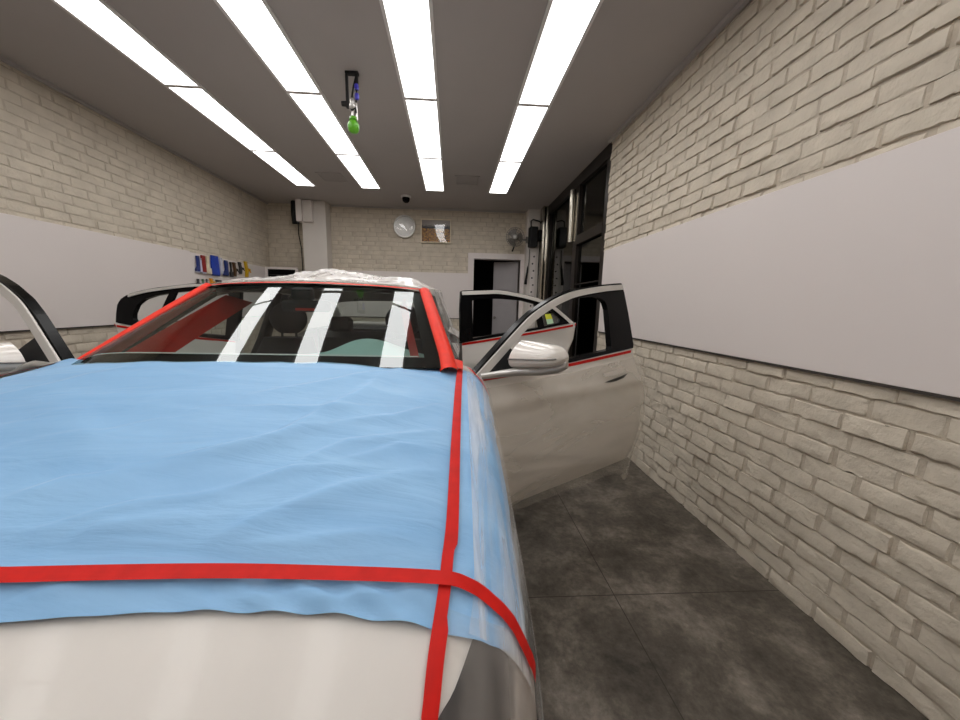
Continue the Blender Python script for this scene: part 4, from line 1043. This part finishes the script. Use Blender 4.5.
# tapered lower patch at the right corner where hood, pillar and fender meet
mb = MB(); mb.grid(lambda a, b: surf(.715+.035*b+(.105-.035*b)*a, .035-.135*b+.02*a, .030), 6, 8); o = oncar(mb.build('masking_tape', M['redbright'], smooth='all', fix=False)); tag(o, 'short red tape patch at the foot of the right windshield pillar', 'tape')
mb = MB(); mb.grid(lambda a, b: surf(.835+.018*a+.10*b, .03-.14*b, .018), 4, 12); o = oncar(mb.build('masking_tape', M['red'], smooth='all', fix=False)); tag(o, 'thin red tape curving down onto the right fender below the pillar foot', 'tape')

# clear film over the right fender, hanging to the floor side, and round the front corner
def fend(a, b):
    l = .035+1.02*a**1.2; v = -.99+1.06*b
    f = .008*nz(v*3+l*2, l*3)+.004*math.sin(v*16+l*4)*min(1, l*2) + .006*nz(v*2.2, l*16, 3)
    p = surf(.80+l, v, .014+.006*min(1, l*3), .006)
    return p+Vector((f*min(1, l*2.5), 0, 0))
mb = MB(); mb.grid(fend, 60, 70); o = oncar(mb.build('clear_film', M['clear'], smooth='all', fix=False)); tag(o, 'clear plastic film creased over the right front fender beside the hood tape', 'film')
def corner(a, b):
    # from under the front edge of the blue film, down round the headlight, flaring outwards
    s = .80+.745*a; v0 = front_edge(s)+.025
    p = surf(s, v0, .004); q = surf(s, -1.26, .02)
    r = p.lerp(q, b); k = surf(s, v0-(1.26+v0)*b if False else v0+(-1.26-v0)*b, .014)
    r = r.lerp(k, .7)
    return r+Vector((.09*b*a+.012*nz(a*5, b*5)*b, 0, .012*nz(a*7+2, b*6)*b+.004))
mb = MB(); mb.grid(corner, 40, 40); o = oncar(mb.build('clear_film', M['clear_corner'], smooth='all', fix=False)); tag(o, 'clear greyish film hanging over the right headlight corner of the car', 'film')
# crumpled film on the roof
def rooff(a, b):
    a2 = 2*a-1; v = .47+1.5*b + a2*a2*.10; u = a2*(roof_u(v)+.015)
    z = roof_z(v)-.022*a2*a2-.02*abs(a2)**8
    edge = min(1, (1-abs(a2))*6)*min(1, b*9)
    hump = .056*math.exp(-((a2-.0)/.36)**2)*math.exp(-((v-.85)/.25)**2) + .03*math.exp(-((a2-.75)/.25)**2)*math.exp(-((v-.7)/.2)**2)
    cr = .022*abs(nz(u*5+v*2, v*5))+.014*abs(nz(u*13, v*12, 5))+.012*abs(nz(u*28, v*24, 2))
    return Vector((u, v, z+.014+edge*(hump+cr)))
mb = MB(); mb.grid(rooff, 110, 110); o = oncar(mb.build('clear_film', M['clear_roof'], smooth='all', fix=False)); tag(o, 'crumpled clear plastic film heaped on the car roof', 'film')
# strip of film along the right side from roof to rear door
def sidef(a, b):
    v = .50+.75*b; base = Vector((roof_u(v)+.03, v, roof_z(v)-.03)).lerp(Vector((.79+.03*b, v-.30+.1*b, 1.10)), a)
    return base+Vector((.02*nz(a*5, b*6), .02*nz(a*4+5, b*5), .015*nz(a*6, b*6, 3)))
mb = MB(); mb.grid(sidef, 20, 24); o = oncar(mb.build('clear_film', M['clear_side'], smooth='all', fix=False)); tag(o, 'greyish clear film hanging from the roof edge behind the right windshield pillar', 'film')
# film on the right front door, with a torn tail below
def doorf(outer, sg, s_end=1.0, drop=.10):
    def f(a, b):
        aa = .02+.985*a; p = outer(aa, max(0, .93-b*.93)); tail = 0.
        low = max(0, (b-.86)/.14)
        z = p.z - low*(drop*(.5+.5*a)+.07*math.exp(-((a-.965)/.035)**2)+.015*nz(a*9, 1))
        y = p.y - .008 - .003*nz(a*7, b*5) - .007*abs(nz(a*3+b*4, b*3+2)) + .03*low
        sw = math.exp(-((b-(.45+.55*a))/.05)**2)*.010 + math.exp(-((b-(.62+.40*a))/.035)**2)*.010
        x = p.x + sg*(.03*max(0, (a-.95)/.05)+.006*nz(b*9, 3))
        return Vector((x, y-sw, z))
    return f
for (nm, P0, A, mir, out_, sg, dz, lab) in (('clear_film', P_FR, A_FR, False, outFR, sFR, 0, 'clear plastic film clinging to the right front door, ragged below its lower edge'),
                                            ('clear_film', P_FL, A_FL, True, outFL, sFL, .02, 'clear plastic film on the left front door, below the picture-edge mirror')):
    mb = MB(); mb.grid(doorf(out_, sg), 60, 50); o = mb.build(nm, M['clear_door'], smooth='all', fix=False)
    o.location = (P0[0], P0[1], dz); o.rotation_euler = (0, 0, (-1 if mir else 1)*rad(A)); tag(o, lab, 'film')

# ------------------------------------------------------------------ world, camera, view
w_ = bpy.data.worlds.new('world'); SC.world = w_; w_.use_nodes = True
w_.node_tree.nodes['Background'].inputs[0].default_value = (.05, .05, .05, 1); w_.node_tree.nodes['Background'].inputs[1].default_value = .3

yaw, pitch, roll, f, CX = .0578, -.1589, .0201, 345., -8.4
cy_, sy_ = math.cos(yaw), math.sin(yaw); cp, sp = math.cos(pitch), math.sin(pitch)
fwd = Vector((sy_*cp, cy_*cp, sp)); right = Vector((cy_, -sy_, 0)); up = right.cross(fwd)
cr_, sr_ = math.cos(roll), math.sin(roll)
r2 = cr_*right+sr_*up; u2 = -sr_*right+cr_*up
cd = bpy.data.cameras.new('camera'); cd.sensor_fit = 'HORIZONTAL'; cd.sensor_width = 36; cd.lens = f/960*36; cd.shift_x = -CX/960; cd.clip_start = .02
cam = bpy.data.objects.new('camera', cd); COL.objects.link(cam)
cam.matrix_world = Matrix(((r2.x, u2.x, -fwd.x, 0), (r2.y, u2.y, -fwd.y, 0), (r2.z, u2.z, -fwd.z, 1.4), (0, 0, 0, 1)))
SC.camera = cam
SC.view_settings.view_transform = 'Standard'; SC.view_settings.look = 'None'; SC.view_settings.exposure = -.6
SC.cycles.max_bounces = 10; SC.cycles.transparent_max_bounces = 16; SC.cycles.diffuse_bounces = 5
SC.cycles.sample_clamp_indirect = 6
